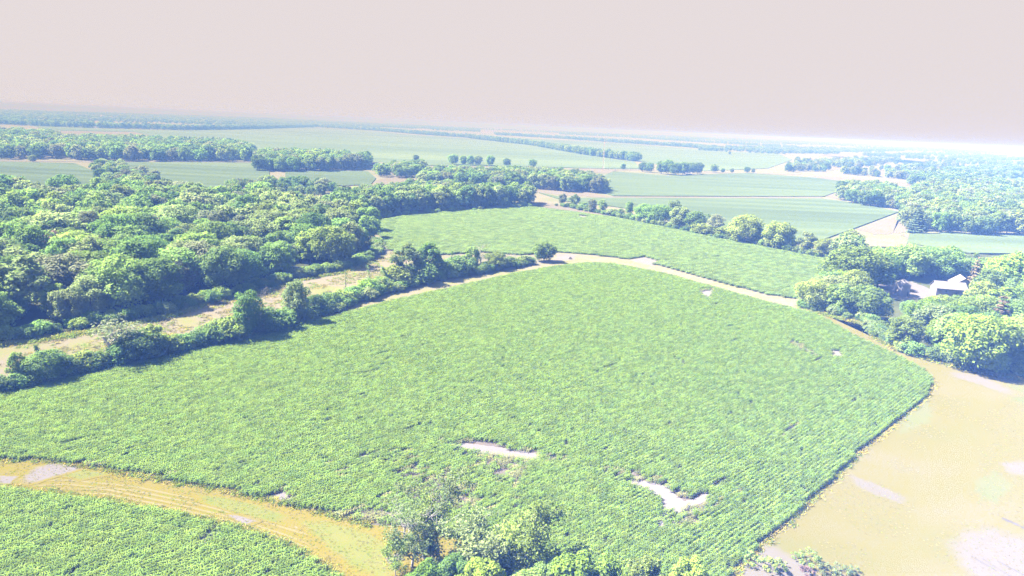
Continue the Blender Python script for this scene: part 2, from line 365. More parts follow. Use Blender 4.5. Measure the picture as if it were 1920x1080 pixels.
# soil under the crops with its bare patches
def grow(b, k):
    c = np.mean(np.array(b, float), 0); return [tuple(c + (np.array(q) - c) * k) for q in b]
THIN_A += [grow(b, 1.9) for b in BARE_A]
BARE_A = [grow(b, 1.12) for b in BARE_A]
for nm, P, z in (('crop_soil', FIELD_A, 0.05), ('crop_soil', FIELD_B, 0.05), ('crop_soil', FIELD_C, 0.06)):
    sheet(nm, P, z, M_SOIL)
for i, b in enumerate(BARE_A + BARE_B + BARE_C):
    c = np.mean(np.array(b, float), 0)
    sheet('bare_patch', [tuple(c + (np.array(q) - c) * 1.12) for q in b], 0.075, M_PATCH, rag=0.15, seed=20 + i)
# dirt spots on strips
for i, b in enumerate([
    [(40, 898), (70, 878), (95, 868), (140, 872), (150, 880), (100, 893), (60, 905)],
    [(1183, 487), (1207, 481), (1238, 490), (1225, 499), (1200, 494)],
    [(430, 966), (450, 968), (478, 977), (462, 984), (440, 975)],
    [(1045, 476), (1080, 478), (1075, 487), (1040, 490)],
    [(0, 893), (30, 895), (20, 908), (0, 905)],
    [(722, 1048), (745, 1040), (755, 1050), (730, 1058)]]):
    soft_patch('dirt_spot', b, 0.072 + 0.004 * i, M_PATCH_TRACK if i in (1, 3) else M_PATCH_STRIP, 0.5, 60 + i, 1.4)
for i, b in enumerate([
    [(1590, 890), (1640, 905), (1690, 930), (1685, 942), (1640, 928), (1600, 905)],
    [(1790, 1010), (1850, 990), (1940, 1020), (1990, 1060), (1960, 1100), (1850, 1105), (1800, 1060)],
    [(1870, 868), (1960, 868), (1990, 890), (1900, 890)],
    [(1400, 1030), (1440, 1020), (1490, 1050), (1540, 1085), (1490, 1120), (1385, 1085)],
    [(1780, 698), (1840, 706), (1900, 735), (1880, 736), (1830, 720), (1790, 706)]]):
    soft_patch('gravel_patch', b, 0.045 + 0.004 * i, M_GRAVELS, 1.0, 80 + i, 1.45)
for i, b in enumerate([[(560, 975), (620, 980), (700, 1000), (740, 1040), (730, 1090), (660, 1060), (600, 1010)], [(380, 930), (450, 940), (540, 968), (520, 980), (440, 962), (390, 945)], [(100, 888), (160, 880), (200, 890), (150, 900)]]):
    soft_patch('grass_patch', b, 0.0585 + 0.0035 * i, M_GREEN_STRIP, 0.6, 120 + i, 1.4)
for i, b in enumerate([[(1830, 905), (1870, 885), (1890, 910), (1870, 940), (1840, 935)], [(1770, 1000), (1800, 1010), (1790, 1050), (1760, 1040)], [(1890, 720), (1960, 730), (1960, 770), (1900, 750)], [(1700, 760), (1740, 750), (1745, 790), (1690, 810)]]):
    soft_patch('grass_patch', b, 0.034 + 0.003 * i, M_GREEN_HAY, 0.8, 130 + i, 1.6)
M_RUT = ground_mat('damp_rut', [(0.3, (0.05, 0.045, 0.06)), (0.7, (0.085, 0.075, 0.09))], (0.2, 0.8, 3.0))
for i, (a, b, w) in enumerate([((1878, 972), (1960, 1008), 0.45), ((1820, 1043), (1870, 1072), 0.12), ((1842, 1048), (1900, 1085), 0.12), ((1870, 1052), (1940, 1090), 0.12)]):
    A, B = G(*a), G(*b); d = B - A; n = np.array([-d[1], d[0]]) / np.linalg.norm(d)
    n_ = 14; L1 = [A + d * k / n_ + n * w * random.uniform(0.2, 1) for k in range(n_ + 1)]; L2 = [A + d * k / n_ - n * w * random.uniform(0.2, 1) for k in range(n_, -1, -1)]
    sheet('wheel_rut', L1 + L2, 0.065, M_RUT, px=False)
# wheel lines on the yellow strip
M_WHEEL = ground_mat('worn_wheel_line', [(0.3, (0.135, 0.118, 0.050)), (0.7, (0.150, 0.128, 0.070))], (0.1, 0.5, 3.0), over='yellow_grass_strip')
WZ = 0.04
for line in ([(20, 905), (120, 900), (250, 912), (360, 935), (460, 960), (560, 990), (640, 1012)], [(60, 915), (200, 918), (330, 945), (440, 972), (540, 1005), (620, 1040)]):
    for off in (0, 8):
        WZ += 0.004; soft_ribbon('wheel_line', [(x, y + off) for x, y in line], 0.42, WZ, M_WHEEL)

# far fields: raised crop canopies with their own edges
FIELDS = [
    ('D1', [(-200, 303), (0, 304), (140, 307), (172, 320), (182, 337), (172, 352), (0, 356), (-200, 362)], M_FIELD),
    ('D2', [(218, 305), (350, 305), (470, 306), (505, 322), (505, 345), (380, 356), (280, 356), (240, 328)], M_FIELD),
    ('D3', [(535, 323), (600, 321), (690, 322), (705, 335), (695, 347), (600, 350), (535, 345)], M_FIELD),
    ('D4', [(585, 371), (640, 366), (645, 377), (600, 381)], M_FIELD),
    ('E', [(60, 236), (180, 241), (340, 245), (420, 244), (590, 239), (680, 244), (760, 252), (880, 260), (1000, 273), (1100, 291), (1190, 304), (1200, 317), (1150, 317), (1100, 316), (950, 312), (830, 311), (690, 311), (480, 300), (440, 275), (320, 268), (300, 258), (250, 247), (100, 245)], M_FIELD2),
    ('F', [(960, 258), (1150, 268), (1270, 277), (1360, 284), (1460, 288), (1485, 300), (1440, 316), (1320, 321), (1215, 306), (1100, 282), (1010, 268)], M_FIELD2),
    ('G', [(1110, 340), (1150, 322), (1250, 330), (1400, 325), (1520, 333), (1615, 345), (1575, 358), (1545, 369), (1400, 369), (1150, 368), (1110, 355)], M_FIELD),
    ('H', [(1010, 362), (1060, 372), (1140, 372), (1540, 373), (1600, 381), (1685, 398), (1640, 415), (1600, 430), (1530, 455), (1480, 456), (1420, 440), (1350, 422), (1250, 403), (1150, 388), (1060, 378)], M_FIELD),
    ('I', [(1705, 440), (1780, 438), (1960, 446), (2100, 452), (2100, 480), (1820, 476), (1700, 457)], M_FIELD),
    ('J', [(800, 314), (850, 314), (860, 322), (820, 326), (795, 322)], M_FIELD),
]
for nm, P, m in FIELDS:
    sheet('crop_field', P, 0.7, m, skirt=0.66)
TZ = 0.1
for P in ([(105, 246), (250, 248), (300, 259), (290, 266), (200, 268), (130, 268)], [(735, 330), (800, 334), (810, 346), (760, 350), (680, 360), (690, 345)],
          [(1000, 352), (1080, 355), (1140, 368), (1260, 369), (1540, 369), (1540, 373), (1140, 371), (1060, 366), (1000, 360)],
          [(1000, 385), (1012, 378), (1045, 384), (1150, 405), (1148, 408), (1080, 398)], [(1605, 430), (1690, 402), (1705, 436), (1640, 440)],
          [(1520, 330), (1640, 335), (1720, 342), (1690, 352), (1620, 350)], [(1540, 365), (1570, 355), (1600, 372), (1560, 372)],
          [(1180, 250), (1290, 254), (1270, 260), (1190, 256)], [(1540, 292), (1700, 300), (1920, 322), (2100, 340), (2100, 328), (1900, 310), (1700, 291), (1560, 286)], [(1620, 318), (1760, 326), (1900, 345), (1880, 350), (1740, 334), (1640, 326)], [(1480, 308), (1600, 314), (1590, 319), (1490, 314)], [(1690, 440), (1760, 437), (1740, 446), (1700, 452)]):
    TZ += 0.006; sheet('tan_stubble', P, TZ, M_TAN, rag=2.0)
def ribbon(name, line, w, z, mat):
    P = GP(line); L1 = []; L2 = []
    for i in range(len(P)):
        d = P[min(i + 1, len(P) - 1)] - P[max(i - 1, 0)]; n = np.array([-d[1], d[0]]) / np.linalg.norm(d)
        L1.append(P[i] + n * w); L2.append(P[i] - n * w)
    return sheet(name, L1 + L2[::-1], z, mat, px=False)
ribbon('road', [(-150, 300), (60, 302), (215, 304), (350, 304), (480, 304), (690, 312.5), (830, 312.5), (950, 314), (1100, 319), (1200, 319), (1330, 324), (1500, 327)], 5.0, 0.2, M_GRAVEL)
ribbon('farm_lane', [(172, 300), (195, 318), (215, 330), (245, 350)], 3.0, 0.2, M_GRAVEL)
sheet('mast_pad', [(1085, 316), (1120, 316), (1155, 319), (1150, 325), (1100, 324)], 0.25, M_TAN, rag=2)

# ------------------------------------------------------------------ foliage prototypes
def leaf_quads(P, Nn, size, r, tint, elong=1.5):
    """diamond leaf sprays at P facing Nn"""
    n = len(P)
    Nn = Nn / (np.linalg.norm(Nn, axis=1, keepdims=True) + 1e-9)
    a = np.cross(Nn, r.normal(size=(n, 3))); a /= np.linalg.norm(a, axis=1, keepdims=True) + 1e-9
    b = np.cross(Nn, a); s = (size * r.uniform(0.6, 1.35, n))[:, None]
    droop = Nn * s * r.uniform(-0.25, 0.25, n)[:, None]
    V = np.stack([P - a * s * elong * 0.5 - droop, P - b * s * 0.5, P + a * s * elong * 0.5 - droop, P + b * s * 0.5], 1).reshape(-1, 3)
    F = np.arange(4 * n).reshape(n, 4)
    return V, F, np.repeat(tint, 4)

def set_tint(me, t):
    at = me.attributes.new('tint', 'FLOAT', 'POINT'); at.data.foreach_set('value', np.asarray(t, np.float32))

def blob_crown(seed, R, H, z0, nb, nl, size, br=(0.22, 0.40), top=1.0, gaps=0.0, shape='round'):
    """positions of blobs over an ellipsoid shell and leaf sprays spread through them"""
    r = np.random.default_rng(seed)
    cz = (z0 + H) / 2; hz_ = (H - z0) / 2
    C = []; 
    for k in range(nb):
        u = (k + 0.5) / nb; zz = 1 - 1.9 * u ** top; ph = k * 2.39996 + r.uniform(-0.5, 0.5)
        rr = math.sqrt(max(0, 1 - min(1, abs(zz)) ** 2))
        if shape == 'column': rr = 0.55 + 0.45 * rr
        if shape == 'dome': rr = min(1, rr * 1.15)
        q = r.uniform(0.45, 0.9) * (1 + 0.16 * math.sin(2 * ph + seed) + 0.12 * math.sin(3 * ph + 2.1 * seed + 3 * zz))
        C.append((math.cos(ph) * rr * R * q, math.sin(ph) * rr * R * q, cz + zz * hz_ * 0.80 * r.uniform(0.85, 1.05)))
    C = np.array(C); br_ = r.uniform(br[0], br[1], nb) * R
    keep = r.random(nb) > gaps
    C, br_ = C[keep], br_[keep]; nb = len(C)
    w = br_ ** 2; w = w / w.sum()
    idx = r.choice(nb, nl, p=w)
    d = r.normal(size=(nl, 3)); d /= np.linalg.norm(d, axis=1, keepdims=True)
    low = d[:, 2] < -0.35; d[low & (r.random(nl) < 0.6), 2] *= -1
    rad_ = br_[idx] * (0.55 + 0.5 * r.random(nl) ** 0.6) * (1 + 0.12 * np.sin(5 * d[:, 0] + idx) * np.cos(4 * d[:, 1] + idx * 2))
    P = C[idx] + d * rad_[:, None] * np.array([1, 1, 0.78])
    P += r.normal(size=P.shape) * size * 0.25
    P[:, 2] = np.maximum(P[:, 2], size * 0.4)
    Nn = d * 0.75 + np.array([0, 0, 0.55]) + r.normal(size=(nl, 3)) * 0.5
    bt = r.random(nb); tint = np.clip(bt[idx] * 0.5 + r.random(nl) * 0.5, 0, 1)
    V, F, T = leaf_quads(P, Nn, size, r, tint)
    return V, F, T, C, br_

def trunk_mb(seed, H, C, r0, lean=(0, 0), nlimb=7, wob=0.25):
    r = np.random.default_rng(seed + 999); mb = MB()
    ht = H * 0.72; pts = []; rs = []
    for i in range(6):
        u = i / 5; pts.append((lean[0] * u + r.normal() * wob * u, lean[1] * u + r.normal() * wob * u, u * ht - (0.15 if i == 0 else 0))); rs.append(r0 * (1.25 if i == 0 else 1 - 0.72 * u))
    mb.tube(pts, rs, 6)
    sel = r.choice(len(C), min(nlimb, len(C)), replace=False)
    for k in sel:
        u = r.uniform(0.3, 0.8); a = np.array([lean[0] * u, lean[1] * u, u * ht]); b = C[k]
        if b[2] < a[2] + 0.3: a[2] = max(0.4, b[2] * 0.6)
        m_ = (a + b) / 2 + r.normal(size=3) * 0.3 + np.array([0, 0, -0.3])
        mb.tube([a, m_, b], [r0 * 0.42, r0 * 0.28, r0 * 0.1], 5)
    return mb

def proto(seed, kind, R, H, z0, nb, nl, size, trunk_r=0.26, **kw):
    V, F, T, C, b_ = blob_crown(seed, R, H, z0, nb, nl, size, **kw)
    cm = mesh_from(kind + '_crown', V, F, LEAF['mid']); set_tint(cm, T)
    tm = trunk_mb(seed, H, C, trunk_r).mesh(kind + '_trunk', BARK, smooth=True)
    return dict(crown=cm, trunk=tm, H=H, R=R)

def conifer(seed, R, H, nl, size, z0=0.8):
    r = np.random.default_rng(seed); P = []; Nn = []; tint = []
    layers = int(H / 0.95)
    for k in range(layers):
        u = k / layers; z = z0 + (H - z0) * u; rr = R * (1 - u) ** 0.85 * r.uniform(0.8, 1.1) + 0.15
        nbr = max(4, int(9 * (1 - u) + 4)); off = r.uniform(0, 6.28)
        per = max(2, int(nl / layers * (1 - u) * 2 / nbr))
        for j in range(nbr):
            ph = off + j * 6.283 / nbr + r.normal() * 0.12; L = rr * r.uniform(0.7, 1.12); t = r.random()
            for q in range(per):
                s = r.uniform(0.15, 1) ** 0.7 * L; w = r.normal() * 0.12 * (0.4 + s)
                P.append((math.cos(ph) * s - math.sin(ph) * w, math.sin(ph) * s + math.cos(ph) * w, z - 0.28 * s + r.normal() * 0.1 + 0.1 * s * s / (L + .1)))
                Nn.append((math.cos(ph) * 0.3 + r.normal() * 0.3, math.sin(ph) * 0.3 + r.normal() * 0.3, 1)); tint.append(0.5 * t + 0.5 * r.random())
    V, F, T = leaf_quads(np.array(P), np.array(Nn), size, r, np.array(tint), 1.8)
    cm = mesh_from('conifer_crown', V, F, LEAF['fir']); set_tint(cm, T)
    mb = MB(); mb.tube([(0, 0, -0.1), (0.05, 0, H * 0.5), (0, 0, H * 0.97)], [0.24, 0.15, 0.03], 6)
    return dict(crown=cm, trunk=mb.mesh('conifer_trunk', BARK, True), H=H, R=R)

def branches(seed, H, R, r0, levels=3, spread=0.75, lean=(0, 0), start=0.25):
    """a bare branching skeleton; returns mesh builder and twig ends"""
    r = np.random.default_rng(seed); mb = MB(); tips = []
    def grow(p, d, L, rad_, lv):
        pts = [p]; rs = [rad_]; q = p; dd = d
        n = 4
        for i in range(n):
            dd = dd + r.normal(size=3) * 0.13; dd[2] += 0.04; dd /= np.linalg.norm(dd)
            q = q + dd * L / n; pts.append(q); rs.append(rad_ * (1 - 0.6 * (i + 1) / n))
        mb.tube(pts, rs, 6 if lv == levels else 4 if lv > 1 else 3)
        if lv == 0: tips.extend(pts[2:]); return
        nc = 5 if lv == levels else 4
        for k in range(nc):
            u = start + (1 - start) * (k + 0.6) / nc if lv == levels else 0.3 + 0.7 * (k + 0.5) / nc
            i = min(n - 1, int(u * n)); b = pts[i] + (pts[i + 1] - pts[i]) * (u * n - i)
            ph = r.uniform(0, 6.283); c = np.array([math.cos(ph), math.sin(ph), 0.35 + r.normal() * 0.2])
            nd = dd * (1 - spread) + c * spread; nd /= np.linalg.norm(nd)
            grow(b, nd, L * r.uniform(0.5, 0.72), max(0.012, rad_ * 0.5 * (1 - 0.4 * u)), lv - 1)
        if lv < levels: tips.append(pts[-1])
    d0 = np.array([lean[0], lean[1], 1.0]); d0 /= np.linalg.norm(d0)
    grow(np.array([0, 0, -0.1]), d0, H * 0.62, r0, levels)
    return mb, np.array(tips)

def sparse_tree(seed, H, R, r0, nl, size, lean=(0, 0), frac=0.6, bark=None, mid='mid', start=0.25, spread=0.75):
    mb, tips = branches(seed, H, R, r0, 3, spread, lean, start)
    r = np.random.default_rng(seed + 5)
    cl = tips[r.random(len(tips)) < frac]
    res = dict(trunk=mb.mesh('sparse_trunk', bark or DEADBARK, True), H=H, R=R, crown=None)
    if nl and len(cl):
        idx = r.integers(0, len(cl), nl); P = cl[idx] + r.normal(size=(nl, 3)) * size * 1.6
        P[:, 2] = np.maximum(P[:, 2], 0.3)
        V, F, T = leaf_quads(P, r.normal(size=(nl, 3)) * 0.7 + np.array([0, 0, 0.7]), size, r, r.random(nl))
        cm = mesh_from('sparse_crown', V, F, LEAF[mid]); set_tint(cm, T); res['crown'] = cm
    return res

PR = {
    'broad': [proto(100 + i, 'broad', 6.0 + 0.6 * (i % 3), 15, 0.3, 40 + 4 * i, 7600, 0.46, shape='dome') for i in range(6)],
    'tall':  [proto(120 + i, 'tall', 3.9 + 0.3 * i, 16, 0.4, 38, 5400, 0.44, shape='column', br=(0.32, 0.5)) for i in range(4)],
    'airy':  [proto(140 + i, 'airy', 4.6, 13, 0.4, 46, 4200, 0.44, gaps=0.28, br=(0.22, 0.36)) for i in range(4)],
    'shrub': [proto(160 + i, 'shrub', 2.7, 4.2, 0.2, 20, 1900, 0.32, 0.09, br=(0.3, 0.48), shape='dome') for i in range(5)],
    'near':  [proto(180 + i, 'near', 4.4, 9.5, 0.9, 46, 12500, 0.24, 0.2, br=(0.15, 0.30), gaps=0.2) for i in range(4)],
    'conifer': [conifer(200 + i, 3.3 + 0.4 * i, 13, 3600, 0.42) for i in range(3)],
    'greysnag': [sparse_tree(220 + i, 9, 5, 0.38, 1000 if i == 0 else 300, 0.28, (0.12, 0), 0.5, mid='grey', bark=DEADBARK) for i in range(2)],
    'dead': [sparse_tree(230 + i, 8, 4, 0.15, 0, 0.3, (0.05 * i, 0)) for i in range(2)],
}
PR['weed'] = [proto(245 + i, 'weed', 1.7, 1.5, 0.05, 16, 420, 0.17, 0.03, gaps=0.35, br=(0.12, 0.26)) for i in range(3)]
NEXT = {k: 0 for k in PR}
ORD = ['first', 'second', 'third', 'fourth', 'fifth', 'sixth', 'seventh', 'eighth', 'ninth', 'tenth', 'eleventh', 'twelfth', 'thirteenth', 'fourteenth', 'fifteenth', 'sixteenth', 'seventeenth', 'eighteenth', 'nineteenth', 'twentieth',
       'twenty-first', 'twenty-second', 'twenty-third', 'twenty-fourth', 'twenty-fifth', 'twenty-sixth', 'twenty-seventh', 'twenty-eighth', 'twenty-ninth', 'thirtieth', 'thirty-first', 'thirty-second', 'thirty-third', 'thirty-fourth', 'thirty-fifth', 'thirty-sixth']
COLW = {'mid': 'mid green', 'dark': 'dark green', 'lime': 'yellow green', 'pale': 'pale green', 'grey': 'grey green', 'pink': 'reddish half-dead', 'fir': 'dark green', 'brown': 'brownish', 'bright': 'bright green'}

def place(xy, kind, h, leaf, label, cat='tree', group=None, name=None, wide=1.0, which=None, rz=None):
    L = PR[kind]; k = NEXT[kind] % len(L) if which is None else which; NEXT[kind] += 1
    p = L[k]; s = h / p['H']
    nm = name or {'shrub': 'shrub', 'conifer': 'conifer_tree', 'dead': 'dead_tree', 'greysnag': 'half_dead_tree'}.get(kind, 'broadleaf_tree')
    e = bpy.data.objects.new(nm, None); COL.objects.link(e); e.empty_display_size = 0.5
    e.location = (xy[0], xy[1], 0.04); e.rotation_euler = (0, 0, random.uniform(0, 6.283) if rz is None else rz); e.scale = (s * wide, s * wide, s)
    tag(e, label, cat, group)
    t = link('trunk' if kind != 'shrub' else 'stem', p['trunk'], e)
    if p['crown'] is not None:
        c = link('crown' if kind != 'shrub' else 'foliage', p['crown'], e)
        c.material_slots[0].link = 'OBJECT'; c.material_slots[0].material = LEAF[leaf]
    return e

# ---- all standing trees are first listed: (xy, kind, height, leaf, region)
def fill(poly, spacing, jit=0.38, px=True, seed=0, thr=None, nsc=0.01):
    P = GP(poly) if px else np.array(poly); r = np.random.default_rng(seed + 300)
    lo, hi = P.min(0), P.max(0); xs = np.arange(lo[0], hi[0], spacing); ys = np.arange(lo[1], hi[1], spacing * 0.87)
    X, Y = np.meshgrid(xs, ys); X[1::2] += spacing / 2
    Q = np.stack([X.ravel(), Y.ravel()], 1) + r.uniform(-jit, jit, (X.size, 2)) * spacing
    Q = Q[inpoly(Q, P)]
    if thr is not None:
        ph = r.uniform(0, 6.28, 8)
        v = sum(np.sin(Q[:, 0] * nsc * a + ph[i]) * np.cos(Q[:, 1] * nsc * b + ph[i + 4]) for i, (a, b) in enumerate([(1, .7), (1.7, 1.3), (2.9, 2.1), (4.3, 3.7)]))
        Q = Q[v > thr]
    return Q
def along(line, spacing, rows=1, depth=12, seed=0, jit=0.3):
    P = GP(line); r = np.random.default_rng(seed + 500); Q = []
    for i in range(len(P) - 1):
        a, b = P[i], P[i + 1]; L = np.linalg.norm(b - a); n = max(1, int(L / spacing)); back = np.array([0.0, 1.0])
        for k in range(n):
            for j in range(rows):
                Q.append(a + (b - a) * (k + 0.5 * (j % 2)) / n + back * depth * j + r.normal(size=2) * jit * spacing)
    return np.array(Q)

def pick(r, w):
    ks = list(w); p = np.array([w[k] for k in ks], float); return ks[r.choice(len(ks), p=p / p.sum())]
POOL = []                                       # candidates of woods and belts
def add(Q, hr, kinds, leaves, region, seed):
    r = np.random.default_rng(seed + 900)
    for q in Q: POOL.append((np.array(q), pick(r, kinds), r.uniform(*hr), pick(r, leaves), region))
WL = {'mid': 5, 'dark': 3.2, 'pale': 3.6, 'lime': 2.0, 'grey': 2.2}
FL = {'mid': 5, 'dark': 5, 'pale': 2, 'grey': 1.5}
wood = fill(WOOD1, 10.2, seed=1)
_el = GP(WOOD1[0:11])
def dist_line(q, L):
    return min(np.linalg.norm(q - (a + (b - a) * np.clip(np.dot(q - a, b - a) / np.dot(b - a, b - a), 0, 1))) for a, b in zip(L[:-1], L[1:]))
wood = np.array([q for q in wood if dist_line(q, _el) > 6.5])
PINK = [(290, 474, 17.0), (100, 502, 14.5), (402, 454, 14.5), (596, 440, 16)]
for x, y, h in PINK: wood = np.array([q for q in wood if np.linalg.norm(q - G(x, y)) > 7.0])
add(wood, (8.5, 19), {'broad': 5, 'tall': 2, 'airy': 2}, WL, 'wood', 1)
add(fill([(430, 378), (430, 354), (520, 347), (620, 352), (640, 368), (600, 372), (520, 374)], 13, seed=2), (7, 12), {'broad': 3, 'airy': 2}, {'mid': 3, 'dark': 3, 'pale': 2, 'grey': 2}, 'scrub', 2)
add(fill([(165, 320), (195, 312), (225, 318), (300, 345), (330, 368), (230, 366), (190, 345)], 12, seed=3), (7, 12), {'broad': 3, 'airy': 2}, {'mid': 3, 'dark': 2, 'pale': 2, 'grey': 3}, 'lane', 3)
add(fill([(638, 412), (700, 407), (800, 398), (900, 391), (1003, 386), (1003, 379), (900, 381), (800, 385), (700, 391), (645, 398)], 8.2, seed=4), (13, 18), {'tall': 5, 'airy': 2, 'broad': 1}, {'mid': 4, 'dark': 3, 'pale': 3, 'lime': 1}, 'belt', 4)
add(fill([(640, 394), (700, 384), (790, 374), (860, 368), (850, 358), (780, 354), (700, 364), (640, 378)], 12.5, seed=5), (8, 13), {'airy': 3, 'broad': 2}, {'mid': 3, 'pale': 4, 'grey': 2, 'dark': 1}, 'belt_back', 5)
add(fill([(790, 350), (900, 351), (960, 357), (1000, 354), (1060, 361), (1132, 362), (1132, 352), (1080, 342), (980, 334), (880, 335), (800, 334)], 11, seed=6), (12, 17), {'broad': 4, 'tall': 2, 'airy': 2}, {'mid': 4, 'pale': 4, 'dark': 2, 'grey': 1}, 'grove', 6)
add(fill([(700, 324), (745, 322), (790, 317), (795, 328), (770, 335), (710, 332)], 13, seed=7), (11, 15), {'broad': 4, 'airy': 2}, FL, 'far', 7)
add(fill([(215, 303), (340, 303), (470, 303), (475, 289), (440, 280), (320, 274), (200, 270), (140, 272), (110, 285), (130, 299)], 15, seed=8), (14, 20), {'broad': 1}, FL, 'far', 8)
add(fill([(320, 283), (440, 284), (455, 279), (400, 273), (330, 272)], 9, seed=9), (14, 18), {'conifer': 1}, {'fir': 1}, 'far', 9)
add(fill([(-200, 300), (0, 299), (60, 299), (128, 297), (130, 276), (100, 259), (0, 254), (-200, 256)], 17, seed=10), (13, 19), {'broad': 1}, FL, 'far', 10)
add(fill([(480, 321), (560, 323), (620, 321), (688, 317), (688, 309), (620, 304), (480, 302)], 12.5, seed=11), (15, 20), {'broad': 4, 'tall': 1}, FL, 'far', 11)
add(fill([(1570, 373), (1600, 384), (1690, 394), (1700, 372), (1640, 361), (1580, 359)], 11, seed=12), (12, 17), {'broad': 4, 'airy': 1}, WL, 'east_wood', 12)
add(fill([(1692, 412), (1702, 430), (1760, 437), (1850, 442), (1920, 441), (2050, 441), (2050, 352), (1850, 352), (1720, 364), (1695, 385)], 11.5, seed=13), (12, 18), {'broad': 5, 'airy': 1}, {'mid': 5, 'pale': 4, 'lime': 2, 'grey': 2, 'dark': 2}, 'east_wood', 13)
# farm grove: behind and around the yard
fg = fill([(1560, 480), (1640, 466), (1720, 474), (1860, 482), (2030, 485), (2060, 640), (1960, 705), (1860, 690), (1760, 668), (1700, 646), (1740, 600), (1640, 590), (1580, 586), (1530, 570), (1600, 548), (1640, 520), (1590, 520)], 8.4, seed=14)
yd = GP([(1600, 560), (1645, 528), (1720, 524), (1850, 524), (1850, 566), (1740, 590), (1660, 588)])
fg = fg[~inpoly(fg, yd)]
add(fg, (9, 15), {'broad': 5, 'airy': 1}, {'mid': 4, 'lime': 4, 'bright': 3, 'pale': 2, 'dark': 1}, 'farm', 14)
# far belts
for ln, sp, rw, dp, sd in ((((-150, 229), (0, 233), (100, 238), (180, 240), (340, 244), (420, 243), (480, 242)), 15, 6, 22, 21), (((480, 242), (590, 238), (690, 244), (800, 253), (885, 259)), 15, 4, 22, 22),
                           (((880, 259), (1000, 273), (1100, 291), (1195, 303)), 10, 3, 9, 23), (((930, 253), (1050, 260), (1150, 267), (1300, 277), (1365, 283)), 14, 4, 16, 24),
                           (((0, 219), (120, 224), (300, 229), (480, 232), (700, 238)), 24, 5, 45, 25), (((1365, 278), (1480, 286), (1560, 290)), 18, 2, 20, 26), (((1050, 252), (1180, 258), (1330, 268), (1500, 278)), 26, 3, 40, 27),
                           (((-100, 209), (200, 213), (500, 224), (760, 237), (1000, 247), (1300, 261), (1600, 275), (1900, 290)), 60, 4, 150, 28)):
    add(along(ln, sp, rw, dp, sd), (13, 19), {'broad': 1}, FL, 'far', sd)
add(fill([(1470, 326), (1600, 331), (1720, 345), (2050, 362), (2050, 318), (1800, 306), (1600, 300), (1480, 306)], 17, seed=31, thr=0.8, nsc=0.012), (10, 16), {'broad': 3, 'airy': 1}, {'mid': 3, 'dark': 2, 'pale': 4, 'grey': 3}, 'far', 31)
add(fill([(1700, 350), (1760, 352), (1960, 372), (2100, 372), (2050, 325), (1850, 318), (1720, 328)], 14, seed=32, thr=0.35, nsc=0.012), (12, 17), {'broad': 3}, FL, 'far', 32)
add(fill([(1300, 282), (1500, 292), (1700, 298), (2050, 318), (2100, 306), (1700, 284), (1450, 274)], 26, seed=33, thr=0.6, nsc=0.006), (11, 16), {'broad': 3}, FL, 'far', 33)
add(fill([(1100, 254), (1500, 272), (2100, 304), (2100, 297), (1500, 265), (1000, 246)], 55, seed=34, thr=0.6, nsc=0.003), (12, 18), {'broad': 3}, FL, 'far', 34)
add(fill([(0, 230), (700, 240), (900, 248), (900, 242), (500, 222), (0, 208)], 42, seed=35, thr=-0.4, nsc=0.003), (12, 18), {'broad': 3}, FL, 'far', 35)

# keep the mast pad, lane and yards clear
def clear(xy):
    return not (np.linalg.norm(xy - G(1130, 319)) < 25)
POOL = [p for p in POOL if clear(p[0])]
for k, p in enumerate(POOL):
    if p[4] == 'wood':
        x, y = toPX(p[0])
        if x > 430 and y > 420 and p[3] in ('dark', 'grey') and (k % 3): POOL[k] = (p[0], p[1], p[2], ('pale', 'lime', 'mid')[k % 3 if k % 2 else 0], p[4])
for k, p in enumerate(POOL):                    # the trees before the yard are low enough to show the roofs
    if p[4] == 'farm':
        x, y = toPX(p[0])
        lim = None
        if 1620 < x < 1830 and 548 < y < 660: lim = 562 if x < 1718 else 553
        elif y <= 548 and x > 1600: lim = 462 if x < 1790 else 483
        if lim:
            g = p[0]; v = _F + _R * (x - 960) / 1280.0 - _U * (lim - 540) / 1280.0; hm = CAM_H + v[2] * g[1] / v[1]
            POOL[k] = (g, p[1], max(2.5, min(p[2], hm)), p[3], p[4])
def seen(xy, h):                                # does it stand where the photograph looks?
    v = np.array([xy[0], xy[1], h * 0.6 - CAM_H]); d = v @ _F
    return d > 1 and abs(v @ _R / d) < 0.80 and v @ _U / d > -0.5
INDIV_REGIONS = {'wood', 'scrub', 'lane', 'belt', 'belt_back', 'grove', 'farm', 'east_wood'}
order = sorted([i for i, p in enumerate(POOL) if p[4] in INDIV_REGIONS and seen(p[0], p[2])], key=lambda i: np.linalg.norm(POOL[i][0]))
NIND = 232
chosen = set(order[:NIND])
RT = {'wood': ('{c} {k} packed into the large wood beside the dry grass corridor', 'trees of the large wood'),
      'belt': ('tall {c} {k} in the dense belt along the far end of the middle field', 'trees of the belt behind the middle field'),
      'belt_back': ('{c} {k} standing loosely behind the dense belt', 'loose trees behind the belt'),
      'scrub': ('{c} {k} in the open scrub behind the large wood', 'trees of the open scrub'),
      'lane': ('{c} {k} beside the farm lane behind the large wood', 'trees by the farm lane'),
      'grove': ('{c} {k} in the broad grove beyond the belt', 'trees of the broad grove'),
      'farm': ('{c} {k} in the grove around the farm yard', 'trees of the farm grove'),
      'east_wood': ('{c} {k} in the wood behind the small right-hand field', 'trees of the wood beyond the farm')}
KW = {'broad': 'round-crowned tree', 'tall': 'upright tree', 'airy': 'loose-crowned tree', 'conifer': 'conifer', 'near': 'bushy tree'}
